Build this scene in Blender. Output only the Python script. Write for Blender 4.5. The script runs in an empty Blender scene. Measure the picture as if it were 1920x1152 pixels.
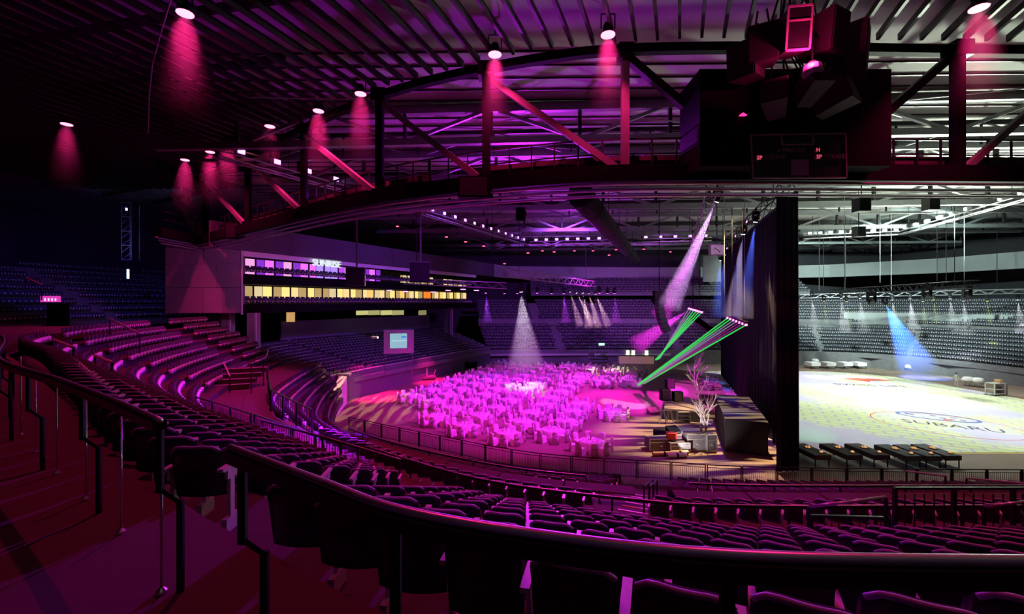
import bpy, math, random
import numpy as np
from mathutils import Vector, Matrix, Euler
random.seed(7); RNG = np.random.default_rng(5)
PI = math.pi
S = bpy.context.scene
COL = S.collection
# ------------------------------------------------------------------ camera, world, exposure
F, HOR, CX, CZ = 820.0, 566.0, 960.0, 10.5
cam = bpy.data.cameras.new('camera'); camo = bpy.data.objects.new('camera', cam); COL.objects.link(camo)
camo.location = (0, 0, CZ); camo.rotation_euler = (PI/2, 0, 0)
cam.sensor_width = 36; cam.lens = 36*F/1920; cam.shift_y = -(576-HOR)/1920
cam.clip_start = .05; cam.clip_end = 400
S.camera = camo
S.view_settings.view_transform = 'Standard'; S.view_settings.look = 'None'
S.view_settings.exposure = 0.0; S.view_settings.gamma = 1.0
S.view_settings.use_curve_mapping = False
w = bpy.data.worlds.new('world'); S.world = w; w.use_nodes = True
w.node_tree.nodes['Background'].inputs[0].default_value = (.10, .06, .16, 1)
w.node_tree.nodes['Background'].inputs[1].default_value = .010
S.cycles.adaptive_threshold = .02
S.cycles.max_bounces = 4; S.cycles.diffuse_bounces = 2; S.cycles.glossy_bounces = 2
S.cycles.transparent_max_bounces = 12; S.cycles.volume_bounces = 0
S.cycles.sample_clamp_indirect = 4.0; S.cycles.sample_clamp_direct = 30
S.cycles.caustics_reflective = False; S.cycles.caustics_refractive = False
S.cycles.volume_step_rate = 1.5

def at(px, py, Y):
    """the point at distance Y seen at that pixel of the survey photograph"""
    return Vector(((px-CX)/F*Y, Y, CZ-(py-HOR)/F*Y))
def gnd(px, py, z=0.0):
    return at(px, py, (CZ-z)*F/(py-HOR))

# ------------------------------------------------------------------ stage and house lighting
def spot(name, loc, target, energy, color, angle, blend=.4, radius=.1, parent=None, gobo=None):
    l = bpy.data.lights.new(name, 'SPOT'); l.energy = energy; l.color = color
    l.spot_size = math.radians(angle); l.spot_blend = blend; l.shadow_soft_size = radius
    o = bpy.data.objects.new(name, l); COL.objects.link(o)
    loc = Vector(loc); d = Vector(target)-loc
    o.rotation_euler = d.to_track_quat('-Z', 'Y').to_euler()
    o.location = loc
    if gobo:
        l.use_nodes = True; nt = l.node_tree; n = nt.nodes; em = n['Emission']
        tc = n.new('ShaderNodeNewGeometry'); mp = n.new('ShaderNodeMapping'); mp.inputs['Scale'].default_value = gobo
        nz = n.new('ShaderNodeTexNoise'); nz.inputs['Scale'].default_value = 1.0; nz.inputs['Detail'].default_value = 2
        rp = n.new('ShaderNodeValToRGB'); rp.color_ramp.elements[0].position = .45; rp.color_ramp.elements[1].position = .56
        nt.links.new(tc.outputs['Incoming'], mp.inputs[0]); nt.links.new(mp.outputs[0], nz.inputs['Vector'])
        nt.links.new(nz.outputs[0], rp.inputs[0]); nt.links.new(rp.outputs[0], em.inputs['Color'])
    if parent:
        o.parent = parent; o.matrix_parent_inverse = parent.matrix_basis.inverted()
    return o
MAG, VIO, PINK = (1, .05, .95), (.40, .03, 1.0), (1, .02, .22)
# magenta and violet washes over the banquet
spot('banquet_wash_light', (21, 46, 19), (3, 46, 0), 62000, (1, .015, .90), 56, .6, .15)
spot('banquet_wash_light', (11, 29, 19.5), (1, 39, 0), 34000, (.9, .015, 1), 54, .6, .15)
spot('banquet_wash_light', (16, 64, 19.5), (6, 58, 0), 32000, (1, .015, .95), 60, .6, .15)
spot('banquet_wash_light', (-6, 56, 19.8), (0, 50, 0), 12000, (.30, .02, 1), 75, .6, .3)
spot('dance_floor_light', (24, 52, 18), (13, 47, 0), 60000, (1, .01, .8), 30, .4, .2)
spot('floor_streak_light', (18, 35, 19), (15.5, 33.5, 0), 62000, (1, .66, .32), 52, .7, .05, gobo=(3, 24, 3))
spot('stage_wash_light', (12, 44, 18.5), (20, 47, 1), 26000, (1, .06, .8), 34, .6, .2)
spot('floor_fill_light', (19, 40, 17), (13, 34, 0), 6000, (.45, .02, 1), 60, .7, .2)
spot('floor_streak_light', (-13, 46, 18), (-14.5, 43, 0), 15000, (1, .60, .28), 44, .6, .05, gobo=(30, 4, 4))
spot('side_aisle_light', (-17.5, 50, 18), (-14.6, 48.5, 0), 70000, (1, .01, .30), 24, .8, .3)
spot('side_aisle_light', (-6.5, 57, 18), (-10, 57.5, 0), 70000, (1, .01, .30), 22, .8, .3)
# cool violet wash on the far stands; added fills for the suites, audience and terrace
spot('stand_wash_light', (8, 52, 20), (8, 84, 8), 26000, (.42, .08, 1), 80, .8, .4)
spot('stand_wash_light', (24, 58, 20), (26, 88, 8), 22000, (.62, .12, 1), 60, .8, .4)
spot('stand_wash_light', (0, 46, 19.5), (-22, 58, 8), 10000, (.34, .07, 1), 80, .8, .4)
spot('suite_fill_light', (-17, 34, 14), (-26, 44, 13), 1700, (.85, .12, .75), 80, .8, .4)  # added to lift the end wall, no fixture
spot('audience_fill_light', (6, 42, 19.5), (6.5, 7, 6.5), 44000, (.55, .02, 1), 46, .7, .2)  # added violet light on the near seats, no fixture
spot('audience_fill_light', (-4, 40, 19.5), (-22, 26, 7), 12000, (.50, .02, 1), 60, .7, .2)
spot('terrace_fill_light', (-34, 34, 17), (-48, 48, 11), 2600, (.12, .08, 1), 70, .8, .3)  # added faint blue over the dark terrace, no fixture
# white show light over the right-hand floor
for i, (x, y) in enumerate(((33, 40), (47, 40), (36, 57), (49, 56))):
    spot('show_floor_light', (x, y, 20.5), (x+.5, y+.5, 0), 17000, (.92, 1, .95), 84, .5, .35)
spot('show_floor_hot_light', (44, 38, 20.5), (45.5, 46.5, 0), 42000, (1, 1, .98), 18, .5, .15)
spot('show_stand_light', (50, 50, 20), (68, 80, 8), 62000, (.70, 1, .90), 92, .8, .4)
spot('show_stand_light', (48, 56, 20), (56, 92, 11), 42000, (.70, 1, .90), 62, .8, .4)
# roof fills added in mid-air near the lighting trusses, without fixtures
spot('show_roof_fill', (51, 50.5, 13.0), (41, 39, 23), 120000, (.86, 1, .80), 76, .9, .4)
spot('show_roof_fill', (53, 55.5, 13.0), (47, 52, 23), 22000, (.88, 1, .84), 140, .9, .4)
spot('roof_violet_fill', (1, 45.5, 14.2), (1, 32, 23), 16000, (.60, .02, 1), 100, .9, .4)
spot('roof_violet_fill', (9, 59, 13.6), (9, 56, 23), 4000, (.55, .02, 1), 130, .9, .4)

# ------------------------------------------------------------------ materials
MATS = {}
def mat(name, col, rough=.7, metal=0, vary=.25, scale=3.0, emit=None, es=0, bump=0, spec=.5):
    if name in MATS: return MATS[name]
    m = bpy.data.materials.new(name); m.use_nodes = True; nt = m.node_tree; b = nt.nodes['Principled BSDF']
    b.inputs['Roughness'].default_value = rough; b.inputs['Metallic'].default_value = metal
    b.inputs['Specular IOR Level'].default_value = spec
    tc = nt.nodes.new('ShaderNodeTexCoord'); nz = nt.nodes.new('ShaderNodeTexNoise')
    nz.inputs['Scale'].default_value = scale; nz.inputs['Detail'].default_value = 4
    nt.links.new(tc.outputs['Object'], nz.inputs['Vector'])
    mx = nt.nodes.new('ShaderNodeMix'); mx.data_type = 'RGBA'
    lo = [c*(1-vary) for c in col]; hi = [min(1, c*(1+vary)) for c in col]
    mx.inputs[6].default_value = (*lo, 1); mx.inputs[7].default_value = (*hi, 1)
    nt.links.new(nz.outputs[0], mx.inputs[0]); nt.links.new(mx.outputs[2], b.inputs['Base Color'])
    if bump:
        bp = nt.nodes.new('ShaderNodeBump'); bp.inputs['Strength'].default_value = bump
        nt.links.new(nz.outputs[0], bp.inputs['Height']); nt.links.new(bp.outputs[0], b.inputs['Normal'])
    if emit:
        b.inputs['Emission Color'].default_value = (*emit, 1); b.inputs['Emission Strength'].default_value = es
    MATS[name] = m
    return m
def glow(name, col, s):
    return mat(name, (.02, .02, .02), .5, emit=col, es=s)
concrete = mat('concrete', (.34, .33, .33), .85, vary=.18, scale=.8, bump=.1)
dark_concrete = mat('dark_concrete', (.16, .15, .16), .85, vary=.3, scale=2)
terrace = mat('terrace_floor', (.075, .05, .055), .9, vary=.3, scale=6, spec=.15)
black_metal = mat('black_metal', (.014, .014, .016), .5, 0, scale=8, spec=.2)
rail_metal = mat('rail_metal', (.02, .02, .022), .22, .6, scale=8)
grey_metal = mat('grey_metal', (.34, .35, .36), .4, .7, scale=5)
pale_metal = mat('pale_metal', (.62, .62, .62), .35, .4, scale=5)
roof_deck = mat('roof_deck', (.44, .44, .41), .8, vary=.3, scale=.5)
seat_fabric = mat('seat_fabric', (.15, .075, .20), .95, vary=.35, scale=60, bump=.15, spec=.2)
seat_shell = mat('seat_shell', (.03, .025, .035), .4, scale=5)
arm_wood = mat('armrest_pad', (.60, .50, .50), .4, scale=20)
under_pan = mat('seat_underside', (.62, .62, .64), .5, scale=5)
carpet = mat('walkway_carpet', (.085, .035, .035), .95, vary=.45, scale=120, bump=.2)
cloth = mat('white_cloth', (.82, .81, .80), .9, vary=.06, scale=9, bump=.15)
drape = mat('black_drape', (.022, .018, .034), .9, vary=.4, scale=2, spec=.2)
black_fab = mat('black_fabric', (.025, .025, .028), .9, vary=.3, scale=30)
wall_dark = mat('hall_wall', (.05, .045, .055), .9, vary=.3, scale=.3)
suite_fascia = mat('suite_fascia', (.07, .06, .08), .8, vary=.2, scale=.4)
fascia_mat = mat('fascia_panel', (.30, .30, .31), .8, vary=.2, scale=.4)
white_paint = mat('white_paint', (.75, .74, .73), .6, vary=.06)
black_paint = mat('black_paint', (.004, .004, .005), .7, spec=.08)
wood = mat('warm_wood', (.45, .28, .14), .6, vary=.3, scale=4)
red_paint = mat('red_paint', (.7, .04, .02), .5)
glassm = mat('tinted_glass', (.08, .09, .12), .08, .2, spec=.8)
silver = mat('silver_white', (.8, .8, .82), .5, vary=.1)
wood_floor = mat('arena_boards', (.20, .145, .11), .55, vary=.3, scale=1.5)

# ------------------------------------------------------------------ mesh helpers
class MB:
    def __init__(s): s.v, s.f, s.m = [], [], []
    def add(s, v, f, mi=0):
        o = len(s.v); s.v += [tuple(p) for p in v]; s.f += [tuple(i+o for i in q) for q in f]; s.m += [mi]*len(f); return s
    def box(s, c, d, rz=0, mi=0, M=None):
        x, y, z = (q/2 for q in d)
        v = [Vector(p) for p in ((-x,-y,-z),(x,-y,-z),(x,y,-z),(-x,y,-z),(-x,-y,z),(x,-y,z),(x,y,z),(-x,y,z))]
        R = M if M is not None else Matrix.Rotation(rz, 3, 'Z'); c = Vector(c)
        return s.add([R@p+c for p in v], [(0,3,2,1),(4,5,6,7),(0,1,5,4),(1,2,6,5),(2,3,7,6),(3,0,4,7)], mi)
    def bar(s, a, b, w, h=None, mi=0):
        """square bar from a to b"""
        a, b = Vector(a), Vector(b); d = b-a; h = h or w
        q = d.to_track_quat('Y', 'Z').to_matrix()
        return s.box((a+b)/2, (w, d.length, h), mi=mi, M=q)
    def tube(s, pts, r, n=6, mi=0, caps=True):
        pts = [Vector(p) for p in pts]; rings = []
        for i, p in enumerate(pts):
            d = (pts[min(i+1, len(pts)-1)]-pts[max(i-1, 0)]).normalized()
            q = d.to_track_quat('Z', 'Y').to_matrix(); rr = r[i] if isinstance(r, (list, tuple)) else r
            rings.append([p+q@Vector((rr*math.cos(2*PI*k/n), rr*math.sin(2*PI*k/n), 0)) for k in range(n)])
        v = [p for g in rings for p in g]; f = []
        for i in range(len(pts)-1):
            for k in range(n): f.append((i*n+k, i*n+(k+1)%n, (i+1)*n+(k+1)%n, (i+1)*n+k))
        if caps: f.append(tuple(range(n))[::-1]); f.append(tuple((len(pts)-1)*n+k for k in range(n)))
        return s.add(v, f, mi)
    def strip(s, pts, w, h, mi=0):
        """flat bar w wide, h tall swept along a path, centred on it"""
        pts = [Vector(p) for p in pts]; v = []; f = []; n = len(pts)
        for i, p in enumerate(pts):
            d = pts[min(i+1, n-1)]-pts[max(i-1, 0)]; nn = Vector((-d.y, d.x, 0)).normalized()*(w/2); u = Vector((0, 0, h/2))
            v += [p-nn-u, p+nn-u, p+nn+u, p-nn+u]
        for i in range(n-1):
            for k in range(4): f.append((i*4+k, i*4+(k+1)%4, (i+1)*4+(k+1)%4, (i+1)*4+k))
        f.append((3, 2, 1, 0)); f.append(tuple((n-1)*4+k for k in range(4)))
        return s.add(v, f, mi)
    def wall(s, pts, z0, z1, t, mi=0):
        return s.strip([(p[0], p[1], (z0+z1)/2) for p in pts], t, z1-z0, mi)
    def lathe(s, prof, n=16, c=(0,0,0), mi=0, wob=None):
        v, f = [], []
        for j, (r, z) in enumerate(prof):
            for k in range(n):
                a = 2*PI*k/n; rr = r*(1+(wob(j, k) if wob else 0)); v.append((c[0]+rr*math.cos(a), c[1]+rr*math.sin(a), c[2]+z))
        for j in range(len(prof)-1):
            for k in range(n): f.append((j*n+k, j*n+(k+1)%n, (j+1)*n+(k+1)%n, (j+1)*n+k))
        f.append(tuple(range(n))[::-1]); f.append(tuple((len(prof)-1)*n+k for k in range(n)))
        return s.add(v, f, mi)
    def prism(s, poly, z0, z1, mi=0):
        n = len(poly)
        v = [(x, y, z0) for x, y in poly]+[(x, y, z1) for x, y in poly]
        f = [tuple(range(n))[::-1], tuple(range(n, 2*n))]+[(i, (i+1)%n, n+(i+1)%n, n+i) for i in range(n)]
        return s.add(v, f, mi)
    def mesh(s, name, mats, smooth=False):
        me = bpy.data.meshes.new(name); me.from_pydata(s.v, [], s.f)
        for m in (mats if isinstance(mats, (list, tuple)) else [mats]): me.materials.append(m)
        if any(s.m): me.polygons.foreach_set('material_index', s.m)
        if smooth: me.polygons.foreach_set('use_smooth', [True]*len(s.f))
        me.update(); return me
    def build(s, name, mats, parent=None, smooth=False, loc=None, rz=0):
        return inst(name, s.mesh(name, mats, smooth), parent, loc, rz)
def inst(name, me, parent=None, loc=None, rz=0):
    o = bpy.data.objects.new(name, me); COL.objects.link(o)
    if parent is not None: o.parent = parent
    if loc is not None: o.location = loc
    if rz: o.rotation_euler = (0, 0, rz)
    return o
def tag(o, label=None, cat=None, group=None, kind=None):
    if label: o['label'] = label
    if cat: o['category'] = cat
    if group: o['group'] = group
    if kind: o['kind'] = kind
    return o
def thing(name, label, cat, loc=(0, 0, 0), rz=0, group=None):
    o = bpy.data.objects.new(name, None); COL.objects.link(o); o.empty_display_size = .1
    o.location = loc; o.rotation_euler = (0, 0, rz)
    return tag(o, label, cat, group)
def struct(name, mb, m, parent=None, smooth=False, label=None):
    o = mb.build(name, m, parent, smooth)
    if parent is None: o['kind'] = 'structure'
    if label: o['label'] = label
    return o
def sgroup(name, label=None):
    o = bpy.data.objects.new(name, None); COL.objects.link(o); o['kind'] = 'structure'
    if label: o['label'] = label
    return o
def copy_tree(root, loc, rz, label=None, group=None):
    r = root.copy(); COL.objects.link(r); r.location = loc; r.rotation_euler = (0, 0, rz)
    if label: r['label'] = label
    if group: r['group'] = group
    for ch in root.children:
        c = ch.copy(); COL.objects.link(c); c.parent = r
        for g in ch.children:
            d = g.copy(); COL.objects.link(d); d.parent = c
    return r
ORD = 'first second third fourth fifth sixth seventh eighth ninth tenth eleventh twelfth thirteenth fourteenth fifteenth sixteenth seventeenth eighteenth nineteenth twentieth'.split()
TENS = {2: 'twenty', 3: 'thirty', 4: 'forty', 5: 'fifty', 6: 'sixty', 7: 'seventy', 8: 'eighty'}
def ordw(n):
    if n <= 20: return ORD[n-1]
    t, u = divmod(n, 10)
    return (TENS[t][:-1]+'ieth') if u == 0 else TENS[t]+'-'+ORD[u-1]
def catmull(P, n=10):
    P = [Vector(p) for p in P]; out = []
    for i in range(len(P)-1):
        p0, p1, p2, p3 = P[max(i-1, 0)], P[i], P[i+1], P[min(i+2, len(P)-1)]
        for k in range(n):
            t = k/n; out.append(.5*((2*p1)+(p2-p0)*t+(2*p0-5*p1+4*p2-p3)*t*t+(3*p1-p0-3*p2+p3)*t**3))
    out.append(P[-1]); return out
def along(path, step, start=0.0):
    """points every step metres: (index, point, direction)"""
    out = []; acc = -start
    for i in range(len(path)-1):
        a, b = path[i], path[i+1]; L = (b-a).length
        if L < 1e-6: continue
        while acc <= L:
            if acc >= 0: out.append((i+acc/L, a+(b-a)*(acc/L), (b-a)/L))
            acc += step
        acc -= L
    return out
def text_mesh(txt, size, depth=.02):
    c = bpy.data.curves.new('lettering', 'FONT'); c.body = txt; c.size = size; c.extrude = depth; c.align_x = 'CENTER'; c.resolution_u = 2
    o = bpy.data.objects.new('lettering', c); COL.objects.link(o)
    dg = bpy.context.evaluated_depsgraph_get(); me = bpy.data.meshes.new_from_object(o.evaluated_get(dg))
    bpy.data.objects.remove(o); return me
# ------------------------------------------------------------------ floors and hall shell
floor = struct('floor', MB().prism([(-75, -8), (95, -8), (95, 108), (-75, 108)], -.3, 0), wood_floor, label='boarded arena floor')
# show floor: projected cobbles and lilac path painted into its colour
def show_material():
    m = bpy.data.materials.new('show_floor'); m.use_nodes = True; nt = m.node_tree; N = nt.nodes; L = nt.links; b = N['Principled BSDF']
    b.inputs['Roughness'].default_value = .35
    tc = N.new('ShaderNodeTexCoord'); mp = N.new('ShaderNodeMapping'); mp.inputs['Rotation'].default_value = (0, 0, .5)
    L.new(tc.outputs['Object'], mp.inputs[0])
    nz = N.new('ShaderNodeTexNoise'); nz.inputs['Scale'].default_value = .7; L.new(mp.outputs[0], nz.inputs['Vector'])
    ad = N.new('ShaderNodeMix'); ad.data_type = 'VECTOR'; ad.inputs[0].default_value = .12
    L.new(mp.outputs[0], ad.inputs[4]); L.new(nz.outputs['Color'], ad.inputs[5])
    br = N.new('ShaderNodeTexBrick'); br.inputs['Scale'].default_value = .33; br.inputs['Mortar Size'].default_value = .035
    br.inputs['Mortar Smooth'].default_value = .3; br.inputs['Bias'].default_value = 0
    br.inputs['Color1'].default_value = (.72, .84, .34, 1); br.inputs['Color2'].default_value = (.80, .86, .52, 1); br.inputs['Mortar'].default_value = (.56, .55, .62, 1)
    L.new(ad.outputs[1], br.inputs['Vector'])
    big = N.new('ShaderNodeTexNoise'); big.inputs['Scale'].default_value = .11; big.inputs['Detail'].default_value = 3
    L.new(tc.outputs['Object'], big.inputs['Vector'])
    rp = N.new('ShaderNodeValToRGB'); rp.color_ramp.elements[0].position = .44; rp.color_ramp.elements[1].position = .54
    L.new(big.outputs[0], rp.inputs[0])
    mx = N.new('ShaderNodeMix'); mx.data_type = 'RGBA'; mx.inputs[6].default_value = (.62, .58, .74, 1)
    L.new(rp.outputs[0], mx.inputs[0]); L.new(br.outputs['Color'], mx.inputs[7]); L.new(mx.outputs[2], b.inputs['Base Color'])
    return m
def rrect(x0, y0, x1, y1, r, n=8):
    P = []
    for cx, cy, a0 in ((x1-r, y0+r, -90), (x1-r, y1-r, 0), (x0+r, y1-r, 90), (x0+r, y0+r, 180)):
        for k in range(n+1):
            a = math.radians(a0+90*k/n); P.append((cx+r*math.cos(a), cy+r*math.sin(a)))
    return P
def show_outline(g=0):
    P = [(19, 30.4-g), (40, 30.4-g), (52, 31-g)]
    P += [(55+g, 36), (54.8+g, 46), (54.4+g, 54)]
    for k in range(7):
        a = math.radians(90*k/6); P.append((44.4+10*math.cos(a)*(1+g/10), 55.7+10*math.sin(a)*(1+g/10)))
    P += [(30, 65.7+g), (25, 63)]
    return P
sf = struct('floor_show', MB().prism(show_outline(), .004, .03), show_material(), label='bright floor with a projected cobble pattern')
struct('floor_show_rim', MB().prism(show_outline(.25), .002, .012), mat('rim_yellow', (.55, .42, .12), .6), sf)
def floor_text(txt, size, loc, rz, m, parent, name='lettering'):
    me = text_mesh(txt, size, .002); me.materials.clear(); me.materials.append(m)
    return inst(name, me, parent, loc, rz)
proj_dark = mat('projected_dark', (.06, .06, .08), .6); proj_blue = mat('projected_blue', (.12, .16, .40), .6); proj_red = mat('projected_red', (.65, .10, .06), .6)  # projected logos and lettering, painted as flat colours
c0 = gnd(1772, 797); rzl = math.atan2(gnd(1868, 806).y-gnd(1672, 785).y, gnd(1868, 806).x-gnd(1672, 785).x)
floor_text('SUBARU', 1.75, (c0.x-.2, c0.y-.9, .035), rzl, proj_dark, sf)
def ring(mb, c, a, b, rz, t, z, n=40):
    v, f = [], []
    for k in range(n):
        for q in (0, t):
            x, y = (a-q)*math.cos(2*PI*k/n), (b-q)*math.sin(2*PI*k/n)
            v.append((c.x+x*math.cos(rz)-y*math.sin(rz), c.y+x*math.sin(rz)+y*math.cos(rz), z))
    f = [(2*k, 2*((k+1)%n), 2*((k+1)%n)+1, 2*k+1) for k in range(n)]
    return mb.add(v, f)
ring(MB(), c0, 5.0, 4.0, rzl, .10, .036).build('red_ring', proj_red, sf)
c1 = gnd(1757, 783)
ring(MB(), c1, 2.9, 1.5, rzl, .3, .037).build('emblem_ring', proj_blue, sf)
st = MB()
for k, (dx, dy, r) in enumerate(((-1.9, .1, .62), (-.2, .4, .34), (.3, -.35, .34), (1.1, .3, .34), (1.6, -.4, .34), (.9, -.6, .3))):
    x, y = c1.x+dx*math.cos(rzl)-dy*math.sin(rzl), c1.y+dx*math.sin(rzl)+dy*math.cos(rzl)
    n = 8; st.add([(x+(r if q % 2 == 0 else r*.35)*math.cos(2*PI*q/n), y+(r if q % 2 == 0 else r*.35)*math.sin(2*PI*q/n), .038) for q in range(n)], [tuple(range(n))])
st.build('emblem_star', [proj_blue], sf)
MB().prism([(c1.x-.45, c1.y-1.0), (c1.x+.15, c1.y-1.25), (c1.x+.45, c1.y-.95), (c1.x-.1, c1.y-.7)], .036, .038).build('emblem_dot', proj_red, sf)
c2 = gnd(1632, 724)
floor_text('SWISS LIFE', 1.75, (c2.x, c2.y-.4, .035), -.22, proj_dark, sf)
c3 = gnd(1622, 713)
MB().prism([(c3.x-2.4, c3.y+1), (c3.x-.6, c3.y-1.6), (c3.x+.3, c3.y-.4), (c3.x+3.2, c3.y-1), (c3.x+2.4, c3.y+.6), (c3.x, c3.y+1.5)], .035, .037).build('red_mark', proj_red, sf)

# banks of terraces -------------------------------------------------------------
class Bank:
    def __init__(s, name, back, front, rows, zb, zf, m, label, n=8):
        s.B, s.Fr = catmull([(p[0], p[1], 0) for p in back], n), catmull([(p[0], p[1], 0) for p in front], n)
        s.rows, s.zb, s.zf, s.n = rows, zb, zf, n
        root = sgroup(name, label); s.root = root
        for k in range(rows):
            a, b = s.row(k, -.16), s.row(k+1, -.16); z = s.z(k); zn = s.z(k+1) if k < rows-1 else z-.5
            mb = MB(); v = []; f = []
            for p, q in zip(a, b): v += [(p.x, p.y, z), (q.x, q.y, z), (q.x, q.y, zn-.02), (p.x, p.y, zn-.02)]
            for i in range(len(a)-1):
                o = i*4; f += [(o, o+1, o+5, o+4), (o+1, o+2, o+6, o+5), (o+3, o, o+4, o+7)]
            e = (len(a)-1)*4; f += [(0, 3, 2, 1), (e, e+1, e+2, e+3)]
            mb.add(v, [q[::-1] for q in f]).build('step', m, root)
    def z(s, k): return s.zb+(s.zf-s.zb)*k/max(1, s.rows-1)
    def row(s, k, off=0):
        t = k/max(1, s.rows-1); out = []
        for b, f in zip(s.B, s.Fr):
            d = (f-b); out.append(b+d*t+d.normalized()*off)
        return out
    def seats(s, step=.54, gaps=(), rows=None, start=.2):
        out = []
        for k in (range(s.rows) if rows is None else rows):
            for i, p, d in along(s.row(k), step, -start):
                t = i/s.n
                if any(a < t < b for a, b in gaps): continue
                j = min(int(i), len(s.B)-1); dr = (s.Fr[j]-s.B[j]).normalized()
                out.append((k, t, p.x, p.y, s.z(k), math.atan2(-dr.x, dr.y)))
        return out
P0 = [(30, 2.05), (12, 2.05), (2.5, 2.02), (1.1, 2.05), (0, 2.46), (-1.19, 3.06), (-2.6, 3.9), (-4.6, 5.3), (-8.2, 8.3), (-13.2, 12.6), (-19.5, 17.5), (-24, 24), (-27, 32), (-28.5, 41)]
P7 = [(34, 8.95), (14, 8.95), (6, 8.95), (4.2, 9.05), (1.8, 9.7), (-.6, 10.5), (-3, 11.7), (-5.5, 13.3), (-9, 15.9), (-13.2, 18.7), (-16.5, 22.5), (-18.7, 27), (-20.4, 33), (-22, 41)]
near_up = Bank('stand_near_upper', P0, P7, 8, 8.28, 5.06, terrace, 'upper terrace steps of the near stand')
LB = [(40, 11.3), (14, 11.3), (6, 11.3), (3, 11.7), (-1, 13), (-5, 15.7), (-8, 18.2)]
LF = [(45, 22.3), (22, 22.3), (13, 22.4), (7, 23), (1, 24.2), (-5.2, 26.8), (-9.5, 29.8)]
near_lo = Bank('stand_near_lower', LB, LF, 12, 4.45, .5, terrace, 'lower terrace steps of the near stand')
left_bank = Bank('stand_left', [(-23.6, 35), (-27.5, 44), (-27.5, 53.5), (-21, 65.5), (-15.5, 76), (-12.5, 81)], [(-18.0, 35.5), (-19.6, 42.5), (-16.3, 50.5), (-11, 61), (-6.8, 69.4), (-4, 74)], 13, 5.0, 2.3, dark_concrete, 'dark seating terrace under the suites')
FB = [(-6, 81.5), (20, 82), (47, 80.5), (62, 76), (69, 66), (72, 50), (73, 34)]
FFr = [(-4, 75), (20, 75.5), (45, 74), (57, 70), (62, 62), (64, 50), (64.5, 34)]
far_lo = Bank('stand_far_lower', FB, FFr, 8, 5.6, 2.1, dark_concrete, 'lower terrace at the far end')
far_mid = Bank('stand_far_middle', [(-7, 90), (20, 90.5), (49, 88.5), (65, 83), (74, 70), (77, 52), (78, 34)], [(-6, 82.6), (20, 83), (47.4, 81.5), (62.6, 77), (69.8, 66.6), (72.8, 50), (73.8, 34)], 8, 10.2, 6.6, dark_concrete, 'middle terrace at the far end')
far_up = Bank('stand_far_upper', [(4, 97), (20, 97), (47, 95.5), (60, 92)], [(4, 92), (20, 92.5), (47, 91), (60, 88)], 6, 15.0, 12.3, dark_concrete, 'upper terrace at the far end')
left_up = Bank('stand_left_upper', [(-46, 66), (-52, 56), (-54, 42), (-49, 28)], [(-34, 60), (-39, 52), (-41, 40), (-37, 28)], 9, 14.2, 8.6, dark_concrete, 'dark upper terrace beyond the white wall')
left_corner = Bank('stand_left_corner', [(-11.6, 22.0), (-14.7, 26.5), (-16.5, 33), (-17.7, 40)], [(-9.6, 25.5), (-12.4, 29), (-14.2, 34), (-15.4, 39)], 5, 4.1, 2.0, dark_concrete, 'small dark terrace at the left corner of the arena')
# walkways
RAILP = [(1.37, 1.17), (.64, 1.196), (.14, 1.287), (-.37, 1.457), (-.74, 1.69), (-1.35, 2.09)]
RAILL = [(-2.06, 2.56), (-2.9, 3.15), (-4.1, 3.95), (-6.46, 5.5), (-10, 8.6), (-14.6, 12), (-21, 16.6)]
edge = [(34, 1.7), (1.3, 1.68), (.2, 2.0), (-.9, 2.55), (-1.7, 3.05), (-2.5, 3.55), (-4.4, 4.9), (-8, 7.8), (-13.4, 12), (-19.8, 16.8), (-24.6, 23), (-27.6, 31)]
struct('floor_walkway', MB().prism(edge+[(-44, 31), (-44, -7), (34, -7)], 8.3, 8.75), carpet, label='carpeted walkway behind the near rail')
WI = [(40, 10.95), (14, 10.95), (6, 10.95), (3, 11.35), (-1, 12.65), (-5, 15.35), (-8.6, 18.6), (-12, 22), (-15, 26.5), (-16.8, 33), (-18, 41)]
WO = [(-22.3, 41), (-20.6, 33), (-18.9, 27), (-16.7, 22.4), (-13.4, 18.5), (-9.2, 15.7), (-5.7, 13.1), (-3, 11.5), (-.6, 10.3), (1.8, 9.5), (4.2, 8.9), (14, 8.8), (40, 8.8)]
struct('floor_cross_aisle', MB().prism(WI+WO, 4.2, 4.75), carpet, label='cross aisle between upper and lower seats')
struct('wall_cross_aisle', MB().wall(WI[5:], 0, 4.7, .2), dark_concrete, label='dark wall under the cross aisle')

# hall shell
struct('wall_far', MB().wall([(-70, 102), (95, 102)], 0, 24, .4), wall_dark)
struct('wall_left', MB().wall([(-66, -8), (-66, 102)], 0, 24, .4), wall_dark)
struct('wall_right', MB().wall([(88, -8), (88, 102)], 0, 24, .4), wall_dark)
struct('wall_rear', MB().wall([(-70, -7), (95, -7)], 0, 24, .4), wall_dark)
# pale fascia band around the hall
fb = MB().wall([(-7, 84), (-1, 95), (30, 98.5), (52, 96.5), (66, 91), (76, 78), (80, 58), (81, 34)], 15.6, 18.2, .3)
struct('wall_fascia', fb, fascia_mat, label='pale concrete band above the far seats')
struct('wall_gallery', MB().wall([(60, 79), (68, 72), (74, 60), (76.5, 44), (77, 34)], 6.0, 8.6, .3), fascia_mat, label='grey parapet of the right gallery')
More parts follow.
